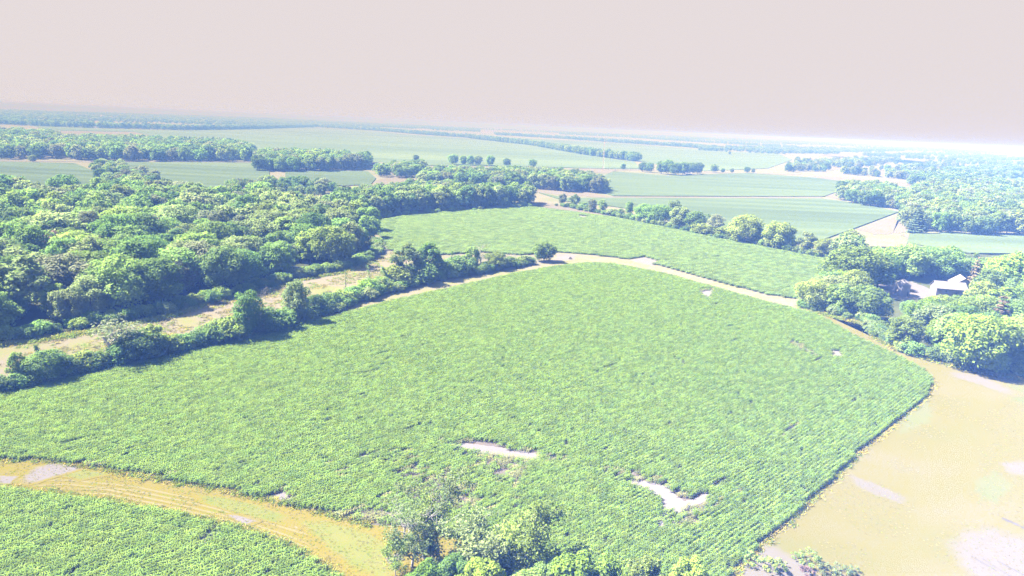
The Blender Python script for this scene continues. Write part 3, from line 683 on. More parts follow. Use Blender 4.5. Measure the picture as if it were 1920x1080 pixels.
# near edge of the wood: the trees are told apart by their order
edge_line = GP(WOOD1[1:10])
def dist_line(q, L):
    return min(np.linalg.norm(q - (a + (b - a) * np.clip(np.dot(q - a, b - a) / np.dot(b - a, b - a), 0, 1))) for a, b in zip(L[:-1], L[1:]))
edge = [i for i in chosen if POOL[i][4] == 'wood' and dist_line(POOL[i][0], edge_line) < 13.0 and POOL[i][0][0] > G(0, 641)[0]]
edge.sort(key=lambda i: POOL[i][0] @ np.array([0.62, 0.78]))
for k, i in enumerate(edge):
    q, kd, h, lf, rg = POOL[i]
    place(q, kd, h * 0.95, lf, f'{COLW[lf]} tree, {ORD[min(k, 35)]} from the left along the near edge of the large wood', 'tree', 'edge trees of the large wood', wide=1.1)
ZONE = {'wood': ((0, 130, 'at the picture edge'), (130, 260, 'left of pink tree'), (260, 330, 'around pink tree'), (330, 450, 'right of pink tree'), (450, 580, 'towards its right end'), (580, 760, 'at its right end')),
        'farm': ((0, 1640, 'left of the yard'), (1640, 1720, 'by the grain bin'), (1720, 1800, 'near the pale roofs'), (1800, 1870, 'around the brownish conifers'), (1870, 2100, 'at the picture edge')),
        'belt': ((0, 740, 'near its wood end'), (740, 820, 'left of its middle'), (820, 910, 'right of its middle'), (910, 1100, 'near its track end'))}
DEPTH = {'wood': ((0, 400, 'back'), (400, 440, 'upper middle'), (440, 480, 'middle'), (480, 520, 'lower middle'), (520, 900, 'front')), 'farm': ((0, 520, 'back'), (520, 560, 'middle'), (560, 620, 'lower middle'), (620, 900, 'front'))}
RT['wood'] = ('{c} {k}, {d} of large wood, {z}', 'trees of the large wood'); RT['farm'] = ('{c} {k}, {d} of farm grove, {z}', 'trees of the farm grove'); RT['belt'] = ('{c} {k} in the dense belt, {z}', 'trees of the belt behind the middle field')
LAB = {}
for i in sorted(chosen - set(edge)):
    q, kd, h, lf, rg = POOL[i]; lb, gr = RT[rg]; x_, y_ = toPX(q)
    zn = next((w for a, b, w in ZONE.get(rg, ()) if a <= max(0, x_) < b), ''); dp = next((w for a, b, w in DEPTH.get(rg, ()) if a <= y_ < b), '')
    LAB.setdefault((lb.replace('{z}', zn).replace('{d}', dp).replace('{c}', COLW[lf]).replace('{k}', KW[kd])), []).append((x_, i))
for lb, L in LAB.items():
    for k, (x_, i) in enumerate(sorted(L)):      # neighbours alike in look are told apart by their order
        q, kd, h, lf, rg = POOL[i]; l2 = lb
        if len(L) > 1: l2 = lb.replace(KW[kd], f'{KW[kd]}, {ORD[k]} from left,' if ',' not in lb else f'{KW[kd]}, {ORD[k]} from left', 1)
        place(q, kd, h, lf, l2, 'conifer' if kd == 'conifer' else 'tree', RT[rg][1], wide=random.uniform(0.92, 1.35) if rg == 'wood' else random.uniform(0.9, 1.2))
for (x, y, h), lb in zip(PINK, ('pink dying tree standing out in the middle of the large wood', 'pinkish brown dying tree in the left part of the large wood', 'dull pinkish tree between the pinkish dying tree and the wood end', 'pinkish grey tree near the right end of the large wood')):
    place(G(x, y), 'airy', h, 'pink', lb, 'tree', 'dying trees of the large wood', wide=0.8)
REST = [p for i, p in enumerate(POOL) if i not in chosen]

# ---- the rest of the woods: one mass, instanced on points
def scatter(name, pts, idx, rot, scl, coll, label, cat=None, z=0.0, group=None):
    n = len(pts); me = bpy.data.meshes.new(name); me.vertices.add(n)
    co = np.zeros((n, 3), np.float32); co[:, :2] = np.asarray(pts)[:, :2]; co[:, 2] = z
    me.vertices.foreach_set('co', co.ravel())
    a = me.attributes.new('idx', 'INT', 'POINT'); a.data.foreach_set('value', np.asarray(idx, np.int32))
    a = me.attributes.new('rot', 'FLOAT_VECTOR', 'POINT'); a.data.foreach_set('vector', np.asarray(rot, np.float32).ravel())
    a = me.attributes.new('scl', 'FLOAT_VECTOR', 'POINT'); a.data.foreach_set('vector', np.asarray(scl, np.float32).ravel())
    o = link(name, me)
    t = bpy.data.node_groups.new(name, 'GeometryNodeTree')
    t.interface.new_socket('Geometry', in_out='INPUT', socket_type='NodeSocketGeometry')
    t.interface.new_socket('Geometry', in_out='OUTPUT', socket_type='NodeSocketGeometry')
    gi = t.nodes.new('NodeGroupInput'); go = t.nodes.new('NodeGroupOutput')
    ci = t.nodes.new('GeometryNodeCollectionInfo'); ci.inputs['Collection'].default_value = coll
    ci.inputs['Separate Children'].default_value = True; ci.inputs['Reset Children'].default_value = True
    ip = t.nodes.new('GeometryNodeInstanceOnPoints'); ip.inputs['Pick Instance'].default_value = True
    def na(nm, dt):
        x = t.nodes.new('GeometryNodeInputNamedAttribute'); x.data_type = dt; x.inputs[0].default_value = nm; return x.outputs[0]
    t.links.new(gi.outputs[0], ip.inputs['Points']); t.links.new(ci.outputs[0], ip.inputs['Instance'])
    t.links.new(na('idx', 'INT'), ip.inputs['Instance Index']); t.links.new(na('rot', 'FLOAT_VECTOR'), ip.inputs['Rotation']); t.links.new(na('scl', 'FLOAT_VECTOR'), ip.inputs['Scale'])
    t.links.new(ip.outputs[0], go.inputs[0])
    md = o.modifiers.new('scatter', 'NODES'); md.node_group = t
    tag(o, label, cat, group, 'stuff')
    return o
def proto_coll(name, meshes):
    c = bpy.data.collections.new(name)
    for i, me in enumerate(meshes): c.objects.link(bpy.data.objects.new('%s_%03d' % (name, i), me))
    return c
def far_tree(seed, leaf, nl, size, kind):
    if kind == 'conifer':
        d = conifer(seed, 3.4, 15, nl, size); d['crown'].materials[0] = LEAF[leaf]; return d['crown']
    V, F, T, C, b_ = blob_crown(seed, 6.2, 15, 0.3, 30, nl, size, shape='dome')
    mb = MB(); mb.tube([(0, 0, -0.1), (0, 0, 5), (0.2, 0, 10)], [0.35, 0.28, 0.12], 5)
    V2 = np.concatenate([V, np.array(mb.V)]); F2 = np.concatenate([F, np.array(mb.Q) + len(V)])
    me = mesh_from('far_tree', V2, F2, [LEAF[leaf], BARK], mi=np.r_[np.zeros(len(F), int), np.ones(len(mb.Q), int)])
    set_tint(me, np.r_[T, np.full(len(mb.V), 0.5)]); return me
farm_, key = [], {}
for li, lf in enumerate(['mid', 'dark', 'pale', 'lime', 'grey', 'pink', 'bright']):
    for lod, (nl, sz) in enumerate(((2400, 0.72), (700, 1.25))):
        for v in range(3 if lf in ('mid', 'dark') else 2):
            key.setdefault((lf, lod), []).append(len(farm_)); farm_.append(far_tree(400 + 17 * li + 5 * lod + v, lf, nl, sz, 'broad'))
for v in range(2): key.setdefault(('fir', 0), []).append(len(farm_)); farm_.append(far_tree(600 + v, 'fir', 1500, 0.8, 'conifer'))
key[('fir', 1)] = key[('fir', 0)]
fc = proto_coll('woodland_tree', farm_)
r = np.random.default_rng(7); pts, ids, rots, scs = [], [], [], []
for q, kd, h, lf, rg in REST:
    d = np.linalg.norm(q); ks = key[(lf, 0 if d < 900 else 1)]
    pts.append(q); ids.append(ks[r.integers(len(ks))]); rots.append((0, 0, r.uniform(0, 6.283))); s = h / 15
    scs.append((s * r.uniform(0.9, 1.2) * (1.1 if d > 900 else 1), s * r.uniform(0.9, 1.2), s))
scatter('far_woodland', pts, ids, rots, scs, fc, 'mass of hazy trees in the far woods, belts and hedges', 'woodland')
ug = proto_coll('undergrowth_bush', [p['crown'].copy() for p in PR['shrub'] for _ in range(2)])
for i, ob in enumerate(ug.objects): ob.data.materials[0] = LEAF[('mid', 'dark', 'lime', 'mid', 'pale')[i % 5]]
uq = np.concatenate([along(WOOD1[1:11], 2.6, 2, 2.0, 61, 0.5), along([(1502, 574), (1540, 586), (1590, 598), (1640, 610), (1650, 634), (1692, 658), (1760, 678), (1850, 696), (1940, 711)], 2.6, 2, 2.5, 62, 0.4), along([(700, 409), (800, 400), (900, 393), (1003, 387)], 4, 1, 2, 63, 0.5), along([(0, 738), (180, 694), (330, 659), (480, 626), (600, 592), (700, 556), (800, 530), (900, 512), (1000, 494)], 1.9, 2, 1.6, 65, 0.5), along([(1050, 386), (1150, 405), (1250, 426), (1350, 447), (1450, 466), (1550, 484)], 3.0, 2, 2.0, 66, 0.5)])
ru = np.random.default_rng(64); nu = len(uq); su = ru.uniform(0.35, 0.95, nu)
scatter('undergrowth', uq, ru.integers(0, len(ug.objects), nu), np.stack([np.zeros(nu), np.zeros(nu), ru.uniform(0, 6.28, nu)], 1), np.stack([su * 1.1, su * 1.1, su], 1), ug, 'low green undergrowth lining the edges of the woods', 'undergrowth')
print('trees listed', len(POOL), 'individual', len(chosen), 'edge', len(edge), 'rest', len(REST))

# ------------------------------------------------------------------ crops
def corn_segment(seed, length, rows, plants, leaves, lw, ll, h, dens=1.0, matname=None):
    r = np.random.default_rng(seed); V = []; F = []; T = []
    for row in range(rows):
        for k in range(plants):
            if r.random() > dens: continue
            x = (k + r.uniform(0.2, 0.8)) / plants * length - length / 2; y = (row - (rows - 1) / 2) * 0.76 + r.normal() * 0.05
            hh = h * r.uniform(0.82, 1.1); tw = r.uniform(0, 3.14); t = r.random()
            for j in range(leaves):
                ph = tw + j * 3.14 + r.normal() * 0.5; z = hh * (0.30 + 0.66 * j / max(1, leaves - 1))
                L = ll * r.uniform(0.75, 1.15); w = lw * r.uniform(0.8, 1.2); up = r.uniform(0.5, 0.95) * L * 0.5
                dx, dy = math.cos(ph), math.sin(ph); nx, ny = -dy * w / 2, dx * w / 2
                p0 = (x, y, z); p1 = (x + dx * L * 0.45, y + dy * L * 0.45, z + up * 0.55); p2 = (x + dx * L * 0.95, y + dy * L * 0.95, z + up * 0.1 - 0.12 * L)
                b = len(V)
                for p, q in ((p0, 0.5), (p1, 1.0), (p2, 0.25)):
                    V.append((p[0] - nx * q, p[1] - ny * q, p[2])); V.append((p[0] + nx * q, p[1] + ny * q, p[2]))
                F += [[b, b + 1, b + 3, b + 2], [b + 2, b + 3, b + 5, b + 4]]; T += [min(1, max(0, 0.35 * t + 0.65 * r.random()))] * 6
    me = mesh_from('crop_segment', np.array(V), F, matname or CORN); set_tint(me, T)
    return me
ROWA = rad(44)
def crop(name, poly, bares, thins, coll_n, seg, rows, seed, label, edge_seed=0, miss=0.006, rowa=ROWA, hs=1.0):
    coll, nfull, nthin = coll_n
    P = GP(poly); B = [GP(b) for b in bares]; T = [GP(b) for b in thins]; r = np.random.default_rng(seed)
    c, s = math.cos(rowa), math.sin(rowa); Rm = np.array([[c, s], [-s, c]])
    Q = P @ Rm.T; lo, hi = Q.min(0), Q.max(0)
    us = np.arange(lo[0], hi[0], seg); vs = np.arange(lo[1], hi[1], 0.76 * rows)
    U_, V_ = np.meshgrid(us, vs); U_ += (np.arange(len(vs)) * 0.618 % 1 * seg)[:, None]
    # small wander of the rows
    V_ = V_ + 0.5 * np.sin(U_ * 0.03 + 1.0)
    X = np.stack([U_.ravel(), V_.ravel()], 1) @ Rm
    row_id = np.repeat(np.arange(len(vs)), len(us))
    ok = inpoly(X, P)
    for b in B: ok &= ~inpoly(X, b)
    X = X[ok]; row_id = row_id[ok]
    # planter skips: runs of missing plants along a row
    u = X @ np.array([c, s]); skip = np.zeros(len(X), bool)
    run = np.sin(u * 0.11 + row_id * 12.9898) + np.sin(u * 0.047 + row_id * 78.233); skip |= (run > 1.93) & (r.random(len(X)) < 0.8) & ((row_id * 7919 % 11) < 3)
    skip |= r.random(len(X)) < miss
    thin = np.zeros(len(X), bool)
    for t in T: thin |= inpoly(X, t)
    wv = np.sin(X[:, 0] * 0.13 + 1) * np.cos(X[:, 1] * 0.11) + np.sin(X[:, 0] * 0.31 + X[:, 1] * 0.23)
    thin2 = thin & (wv + r.normal(size=len(X)) * 0.7 > -0.1)
    skip |= thin2 & (r.random(len(X)) < 0.2)
    X = X[~skip]; thin2 = thin2[~skip]; wv = wv[~skip]; n = len(X)
    idx = np.where(thin2, nfull + r.integers(0, nthin, n), r.integers(0, nfull, n))
    rot = np.zeros((n, 3)); rot[:, 2] = rowa + np.where(r.random(n) < 0.5, 0, math.pi) + r.normal(size=n) * 0.03
    hgt = (1 + 0.05 * wv + r.normal(size=n) * 0.04) * np.where(thin2, 0.8, 1.0) * hs
    scl = np.stack([np.full(n, 1.03), np.full(n, 1.0), hgt], 1)
    print(name, 'segments', n)
    return scatter(name, X, idx, rot, scl, coll, label, 'crop', z=0.07)
near_coll = (proto_coll('crop_row_near', [corn_segment(700 + i, 1.5, 1, 12, 7, 0.10, 0.56, 0.85) for i in range(6)] + [corn_segment(720 + i, 1.5, 1, 7, 5, 0.11, 0.55, 0.8, 0.8, CORN_Y if i < 2 else CORN) for i in range(4)]), 6, 4)
far_coll = (proto_coll('crop_row_far', [corn_segment(740 + i, 3.0, 2, 12, 6, 0.2, 0.75, 0.9, 1.0, CORN_F) for i in range(5)] + [corn_segment(750 + i, 3.0, 2, 9, 5, 0.2, 0.75, 0.85, 0.7, CORN_F) for i in range(2)]), 5, 2)
crop('crop_rows', FIELD_A, BARE_A, THIN_A, near_coll, 1.5, 1, 1, 'rows of green corn filling the large central field')
crop('crop_rows', FIELD_B, BARE_B, [], near_coll, 1.5, 1, 2, 'rows of green corn below the yellow grass strip', hs=1.05)
crop('crop_rows', FIELD_C, BARE_C, [], far_coll, 3.0, 2, 3, 'rows of green corn in the middle field beyond the track')

# ------------------------------------------------------------------ hedgerow between the corridor and the central field
def pxh(x, yb, yt):                              # height of something read from its foot and its top
    g = G(x, yb); d = math.hypot(*g); best = 1
    v = _F + _R * (x - 960) / 1280.0 - _U * (yt - 540) / 1280.0
    t = g[1] / v[1]; return max(0.8, CAM_H + v[2] * t)
hedge = [  # x, y foot, y top, kind, leaf, width, label
    (8, 735, 706, 'shrub', 'dark', 1.2, 'low dark shrub at the picture edge end of the hedgerow'),
    (38, 722, 657, 'airy', 'lime', 0.75, 'slim yellow green bush at the left end of the hedgerow'),
    (60, 722, 690, 'shrub', 'mid', 1.1, 'low shrub between the slim bush and the broad dark bush'),
    (92, 714, 655, 'broad', 'mid', 1.25, 'broad round bush in the hedgerow beside the leaning stump'),
    (125, 705, 672, 'shrub', 'dark', 1.2, 'dark shrub just right of the broad round hedgerow bush'),
    (152, 697, 664, 'shrub', 'lime', 1.2, 'yellow green shrub left of the grey half-dead tree'),
    (180, 692, 662, 'shrub', 'mid', 1.2, 'low shrub at the left foot of the grey half-dead tree'),
    (236, 682, 642, 'shrub', 'dark', 1.1, 'dark shrub at the right foot of the grey half-dead tree'),
    (258, 676, 618, 'broad', 'dark', 1.3, 'dark round hedgerow tree right of the grey half-dead tree'),
    (290, 668, 604, 'airy', 'lime', 0.8, 'slim light green hedgerow bush with a pointed top'),
    (318, 663, 630, 'shrub', 'lime', 1.2, 'yellow green shrub right of the pointed hedgerow bush'),
    (345, 657, 628, 'shrub', 'mid', 1.2, 'small round shrub in the low stretch of the hedgerow'),
    (372, 651, 622, 'shrub', 'dark', 1.2, 'dark low shrub in the low stretch of the hedgerow'),
    (398, 645, 612, 'shrub', 'mid', 1.2, 'mid green shrub left of the twin-topped hedgerow tree'),
    (425, 640, 598, 'shrub', 'lime', 1.1, 'yellow green shrub at the foot of the twin-topped hedgerow tree'),
    (466, 634, 545, 'tall', 'mid', 0.95, 'tall upright hedgerow tree standing over the dry grass corridor'),
    (497, 626, 576, 'broad', 'dark', 1.2, 'dark rounded tree right of the tall upright hedgerow tree'),
    (525, 618, 580, 'shrub', 'mid', 1.2, 'shrub between the two tallest trees of the hedgerow middle'),
    (556, 604, 522, 'tall', 'pale', 0.95, 'tall pale green hedgerow tree at the start of the tan track'),
    (592, 592, 552, 'broad', 'dark', 1.2, 'dark small tree right of the tall pale hedgerow tree'),
    (618, 580, 552, 'shrub', 'mid', 1.2, 'mid green shrub beside the bend of the tan track'),
    (640, 572, 545, 'shrub', 'lime', 1.2, 'yellow green shrub under the bare snag pole'),
    (664, 563, 538, 'shrub', 'mid', 1.2, 'round shrub right of the bare snag pole'),
    (690, 554, 525, 'shrub', 'bright', 1.1, 'bright green shrub under the crooked snag'),
    (714, 547, 520, 'shrub', 'mid', 1.1, 'shrub left of the leaning vine-covered snag'),
    (744, 536, 500, 'shrub', 'lime', 1.2, 'yellow green shrub right of the leaning vine-covered snag'),
    (762, 530, 455, 'airy', 'pale', 1.0, 'pale airy tree, left of the pair of tall trees in the hedgerow'),
    (786, 530, 492, 'shrub', 'dark', 1.2, 'dark shrub at the foot of the pair of tall hedgerow trees'),
    (808, 522, 452, 'airy', 'mid', 1.0, 'airy green tree, right of the pair of tall trees in the hedgerow'),
    (830, 520, 490, 'shrub', 'mid', 1.2, 'shrub just right of the pair of tall hedgerow trees'),
    (856, 516, 482, 'shrub', 'dark', 1.1, 'dark shrub beside the thin black snag'),
    (884, 508, 460, 'airy', 'mid', 1.0, 'green hedgerow tree touching the bare grey tree'),
    (930, 505, 472, 'broad', 'lime', 1.3, 'round bush right of the bare grey hedgerow tree'),
    (955, 501, 482, 'shrub', 'mid', 1.1, 'low shrub near the far end of the hedgerow'),
    (985, 496, 480, 'shrub', 'pale', 1.2, 'pale low shrub left of the big end bush of the hedgerow'),
    (1020, 490, 452, 'broad', 'lime', 1.35, 'big rounded bush ending the hedgerow by the tan track'),
]
for x, yb, yt, kd, lf, w, lb in hedge:
    place(G(x, yb), kd, pxh(x, yb, yt), lf, lb, 'shrub' if kd == 'shrub' or 'bush' in lb else 'tree', 'hedgerow plants', wide=w, name='hedgerow_shrub' if kd == 'shrub' or 'bush' in lb else 'hedgerow_tree')
place(G(214, 680), 'greysnag', pxh(214, 680, 593), 'grey', 'wide grey half-dead tree with spreading bare branches in the hedgerow', 'dead tree', None, wide=1.35, which=0)
place(G(498, 562), 'dead', pxh(498, 562, 533), 'grey', 'small bare twiggy dead tree on the dry grass corridor', 'dead tree', None, name='dead_tree', which=0)
place(G(903, 502), 'greysnag', pxh(903, 502, 456), 'grey', 'bare grey tree among the green bushes of the hedgerow', 'dead tree', None, which=1)
place(G(963, 497), 'dead', pxh(963, 497, 466), 'grey', 'thin leafless sapling near the end of the hedgerow', 'dead tree', None, name='dead_tree', which=1)
def snag(x, yb, yt, lean, r0, label, ivy=0, leaf='dark', bend=0.0):
    h = pxh(x, yb, yt); e = bpy.data.objects.new('snag', None); COL.objects.link(e); g = G(x, yb); e.location = (g[0], g[1], 0.04); tag(e, label, 'dead tree')
    pts = [(lean * h * u + bend * math.sin(u * 3.1), 0.1 * math.sin(u * 5), h * u * (1 if u > 0 else 1) - (0.1 if u == 0 else 0)) for u in (0, .2, .4, .6, .8, 1)]
    mb = MB(); mb.tube(pts, [r0, r0 * .85, r0 * .75, r0 * .62, r0 * .5, r0 * .3], 6)
    mb.tube([pts[3], (pts[3][0] + 0.5, 0.3, pts[3][2] + 0.6)], [r0 * .4, r0 * .15], 4); mb.tube([pts[4], (pts[4][0] - 0.4, -0.2, pts[4][2] + 0.5)], [r0 * .3, r0 * .1], 4)
    link('trunk', mb.mesh('snag_trunk', BARK, True), e)
    if ivy:
        rr = np.random.default_rng(int(x)); u = rr.random(ivy); A = np.array(pts); P = np.stack([np.interp(u, [0, .2, .4, .6, .8, 1], A[:, k]) for k in range(3)], 1)
        d = rr.normal(size=(ivy, 3)); P += d * (0.22 + 0.45 * (1 - u))[:, None]; P[:, 2] = np.maximum(P[:, 2], 0.2)
        V, F, T = leaf_quads(P, d + np.array([0, 0, .5]), 0.3, rr, rr.random(ivy)); m = mesh_from('vine', V, F, LEAF[leaf]); set_tint(m, T); link('vine', m, e)
snag(76, 672, 649, -0.25, 0.35, 'short dark leaning stump wrapped in vine on the dry corridor', 260)
snag(648, 545, 506, 0.02, 0.16, 'bare upright snag pole rising from the hedgerow shrubs', 60)
snag(692, 530, 496, -0.15, 0.14, 'crooked snag with leafy top above the hedgerow shrubs', 120, 'lime', 0.6)
snag(738, 540, 502, -0.55, 0.30, 'leaning vine-covered snag bent over the hedgerow', 700)
snag(845, 514, 470, 0.05, 0.16, 'thin dark snag with vine left of the bare grey tree', 160)

# ------------------------------------------------------------------ hedge along the far right side of the middle field
hedge2 = [
    (1054, 385, 362, 'airy', 'grey', .9), (1077, 388, 363, 'airy', 'mid', .9), (1094, 392, 380, 'shrub', 'mid', 1.2), (1110, 398, 372, 'tall', 'grey', .8), (1130, 397, 373, 'airy', 'mid', .9),
    (1148, 404, 392, 'shrub', 'pale', 1.2), (1164, 408, 390, 'airy', 'mid', 1.0), (1179, 403, 376, 'tall', 'mid', .9), (1206, 415, 380, 'broad', 'mid', 1.0), (1236, 421, 382, 'broad', 'mid', 1.0), (1260, 418, 374, 'tall', 'pale', .9),
    (1272, 428, 386, 'broad', 'pale', 1.0), (1302, 433, 395, 'broad', 'dark', 1.1), (1318, 440, 420, 'shrub', 'lime', 1.2), (1340, 440, 399, 'tall', 'grey', 1.0), (1362, 447, 425, 'shrub', 'lime', 1.2), (1394, 454, 402, 'broad', 'lime', 1.1), (1420, 457, 425, 'airy', 'mid', 1.0),
    (1456, 466, 413, 'broad', 'lime', 1.1), (1480, 470, 440, 'airy', 'bright', 1.0), (1508, 474, 432, 'airy', 'pale', 1.1), (1545, 482, 446, 'broad', 'lime', 1.2)]
for k, (x, yb, yt, kd, lf, w) in enumerate(hedge2):
    place(G(x, yb), kd, pxh(x, yb, yt), lf, f'{COLW[lf]} {"shrub" if kd == "shrub" else "tree"}, {ORD[k]} from the far end of the hedge beside the middle field', 'shrub' if kd == 'shrub' else 'tree', 'hedge beside the middle field', wide=w * 1.22)

# ------------------------------------------------------------------ farm grove: trees one can tell apart
for x, yb, yt, kd, lf, w, lb in [
    (1526, 578, 522, 'broad', 'lime', 1.15, 'rounded yellow green tree at the tip of the farm grove by the track'),
    (1575, 588, 530, 'broad', 'lime', 1.1, 'yellow green tree, second in the front of the farm grove'),
    (1628, 600, 536, 'broad', 'mid', 1.2, 'mid green tree in front of the grain bin yard'),
    (1592, 548, 459, 'broad', 'lime', 1.2, 'large spreading tree left of the farm yard'),
    (1645, 540, 475, 'broad', 'dark', 1.1, 'dark tree shading the back of the farm yard'),
    (1700, 522, 455, 'broad', 'mid', 1.2, 'big mid green tree right behind the grain bin'),
    (1755, 522, 462, 'broad', 'mid', 1.2, 'mid green tree behind the pale farm roofs'),
    (1694, 652, 592, 'broad', 'lime', 1.25, 'dome-shaped yellow green tree at the grass edge before the farm'),
    (1745, 640, 585, 'airy', 'pale', 1.1, 'pale loose tree right behind the dome-shaped tree'),
    (1828, 697, 590, 'broad', 'bright', 1.1, 'tall bright green tree at the front edge of the farm grove'),
    (1772, 664, 608, 'broad', 'bright', 1.1, 'bright green tree between the dome-shaped tree and the tall front tree'),
    (1886, 694, 612, 'broad', 'lime', 1.1, 'yellow green tree right of the tall bright front tree'),
    (1908, 565, 470, 'broad', 'bright', 1.2, 'large bright green tree at the picture edge behind the farm')]:
    place(G(x, yb), kd, pxh(x, yb, yt), lf, lb, 'tree', 'trees of the farm grove', wide=w)
for x, yb, yt, lf, w, lb in [(1823, 548, 478, 'brown', 1.0, 'brownish conifer rising behind the pale farm roofs'), (1862, 655, 548, 'brown', 1.15, 'big tan conifer standing in the front of the farm grove'),
                             (1718, 437, 385, 'fir', 1.3, 'dark layered conifer casting a shadow at the edge of the far wood')]:
    place(G(x, yb), 'conifer', pxh(x, yb, yt), lf, lb, 'conifer', None, wide=w)

# ------------------------------------------------------------------ trees at the bottom
PR['whitetrunk'] = [sparse_tree(260 + i, 11.5, 4, 0.24, 3000, 0.2, (0.04 - 0.05 * i, 0.02), 0.40, DEADBARK, 'lime', 0.04, 0.60) for i in range(2)]
PR['ragged'] = [sparse_tree(270 + i, 9.0, 4, 0.15, 4800, 0.21, (0.05, 0), 0.8, DEADBARK, 'pale', 0.08, 0.7) for i in range(3)]
NEXT['whitetrunk'] = NEXT['ragged'] = 0
for x, yb, h, kd, lf, w, lb in [
    (795, 1046, 12.5, 'whitetrunk', 'pale', 1.0, 'half-dead tree with a bleached white trunk beside the yellow grass strip'),
    (772, 1064, 11.5, 'whitetrunk', 'pale', 0.9, 'thin half-dead tree with bare twigs left of the white trunk'),
    (828, 1060, 10.0, 'ragged', 'lime', 0.85, 'leafy tree leaning against the white-trunked tree'),
    (742, 1080, 6.0, 'ragged', 'lime', 0.9, 'ragged small tree left of the white-trunked tree'),
    (872, 1082, 9.5, 'ragged', 'pale', 1.1, 'ragged pale tree right of the white-trunked tree'),
    (925, 1092, 9.5, 'ragged', 'pale', 1.15, 'ragged grey-twigged tree in the middle of the bottom clump'),
    (975, 1095, 9.5, 'ragged', 'lime', 1.0, 'tree with bare pale limbs beside the dark gap of the bottom clump'),
    (1012, 1092, 11.0, 'ragged', 'lime', 1.0, 'yellow green tree at the right side of the bottom clump'),
    (985, 1060, 9.5, 'ragged', 'lime', 0.6, 'slim leafy tree rising against the corn behind the bottom clump'),
    (800, 1150, 7.5, 'near', 'bright', 0.9, 'bright green treetop below the white-trunked tree'),
    (905, 1165, 8.6, 'near', 'bright', 0.95, 'bright green treetop in the middle of the bottom edge'),
    (990, 1175, 8.0, 'near', 'lime', 0.9, 'yellow green treetop below the bare pale limbs'),
    (1085, 1165, 9.8, 'near', 'bright', 1.05, 'broad bright green treetop right of the bottom clump'),
    (1205, 1165, 9.2, 'near', 'lime', 0.8, 'low yellow green treetop against the corn at the bottom edge'),
    (1285, 1165, 9.0, 'near', 'bright', 0.8, 'last bright treetop before the pale corner of the hay ground'),
    (850, 1130, 7.0, 'near', 'mid', 0.9, 'mid green bush filling the middle of the bottom clump'),
    (1030, 1140, 7.0, 'near', 'mid', 0.9, 'mid green bush in the shade of the bottom clump')]:
    place(G(x, yb), kd, h, lf, lb, 'tree', 'trees at the bottom edge', wide=w, name='bushy_tree' if kd == 'near' else 'ragged_tree')
for x, yb, h, lb in [(760, 1040, 9.0, 'leafless grey twiggy tree beside the white-trunked tree'), (905, 1062, 8.5, 'leafless pale tree in the middle of the bottom clump'), (1005, 1090, 9.0, 'leafless tree with forked pale limbs at the dark gap of the bottom clump'), (880, 1048, 8.0, 'thin leafless tree rising behind the bottom clump'), (812, 1052, 12.0, 'tall leafless grey tree with fine twigs right of the white trunk')]:
    place(G(x, yb), 'dead', h, 'grey', lb, 'dead tree', 'leafless trees of the bottom clump', wide=1.1)
for k, (x, y, h, lf) in enumerate([(1410, 1056, 1.5, 'lime'), (1440, 1064, 1.7, 'lime'), (1465, 1072, 1.5, 'lime'), (1518, 1058, 1.8, 'lime'), (1508, 1078, 1.4, 'pink'), (1545, 1078, 1.5, 'pale'), (1580, 1084, 1.6, 'pale'), (1490, 1045, 0.9, 'lime'), (1600, 1076, 1.0, 'pale')]):
    place(G(x, y), 'weed', h, lf, f'{COLW[lf]} weedy shrub, {ORD[k]} of those on the pale corner ground', 'shrub', 'weedy shrubs on the pale corner', wide=1.0, name='weedy_shrub')

# ------------------------------------------------------------------ far trees that stand apart
far_single = [(850, 309, 288), (868, 309, 291), (882, 310, 291), (896, 310, 291), (919, 311, 290), (950, 312, 296), (998, 314, 298), (1168, 318, 306), (780, 303, 290),
              (1338, 323, 307), (1355, 324, 315), (1372, 324, 315), (1400, 324, 312), (1412, 324, 315), (1205, 322, 304), (1217, 323, 304), (1240, 326, 300), (1252, 327, 298), (1266, 329, 304), (1280, 328, 302), (1295, 327, 304), (1308, 326, 304), (1368, 290, 283), (1495, 302, 293), (62, 304, 290)]
fl = ['first of the row of tall trees along the far road', 'second of the row of tall trees along the far road', 'third of the row of tall trees along the far road', 'fourth of the row of tall trees along the far road', 'fifth of the row of tall trees along the far road',
      'lone round tree right of the row along the far road', 'pale lone tree by the far road behind the grove', 'lone small tree right of the radio mast', 'tree above the scrub left of the far road',
      'first of the small trees right of the far clump', 'second of the small trees right of the far clump', 'third of the small trees right of the far clump', 'fourth of the small trees right of the far clump', 'fifth of the small trees right of the far clump']
fl += [f'hazy tree, {ORD[k]} from the left in the far roadside clump right of the mast' for k in range(8)] + ['lone bush in the far pale field', 'hazy dark tree at the right end of the far pale field', 'lone tree in front of the far left wood by the road']
for (x, yb, yt), lb in zip(far_single, fl):
    place(G(x, yb), 'broad', pxh(x, yb, yt), random.choice(['mid', 'dark', 'mid', 'pale']), lb, 'tree', 'trees standing apart in the distance', wide=1.0)

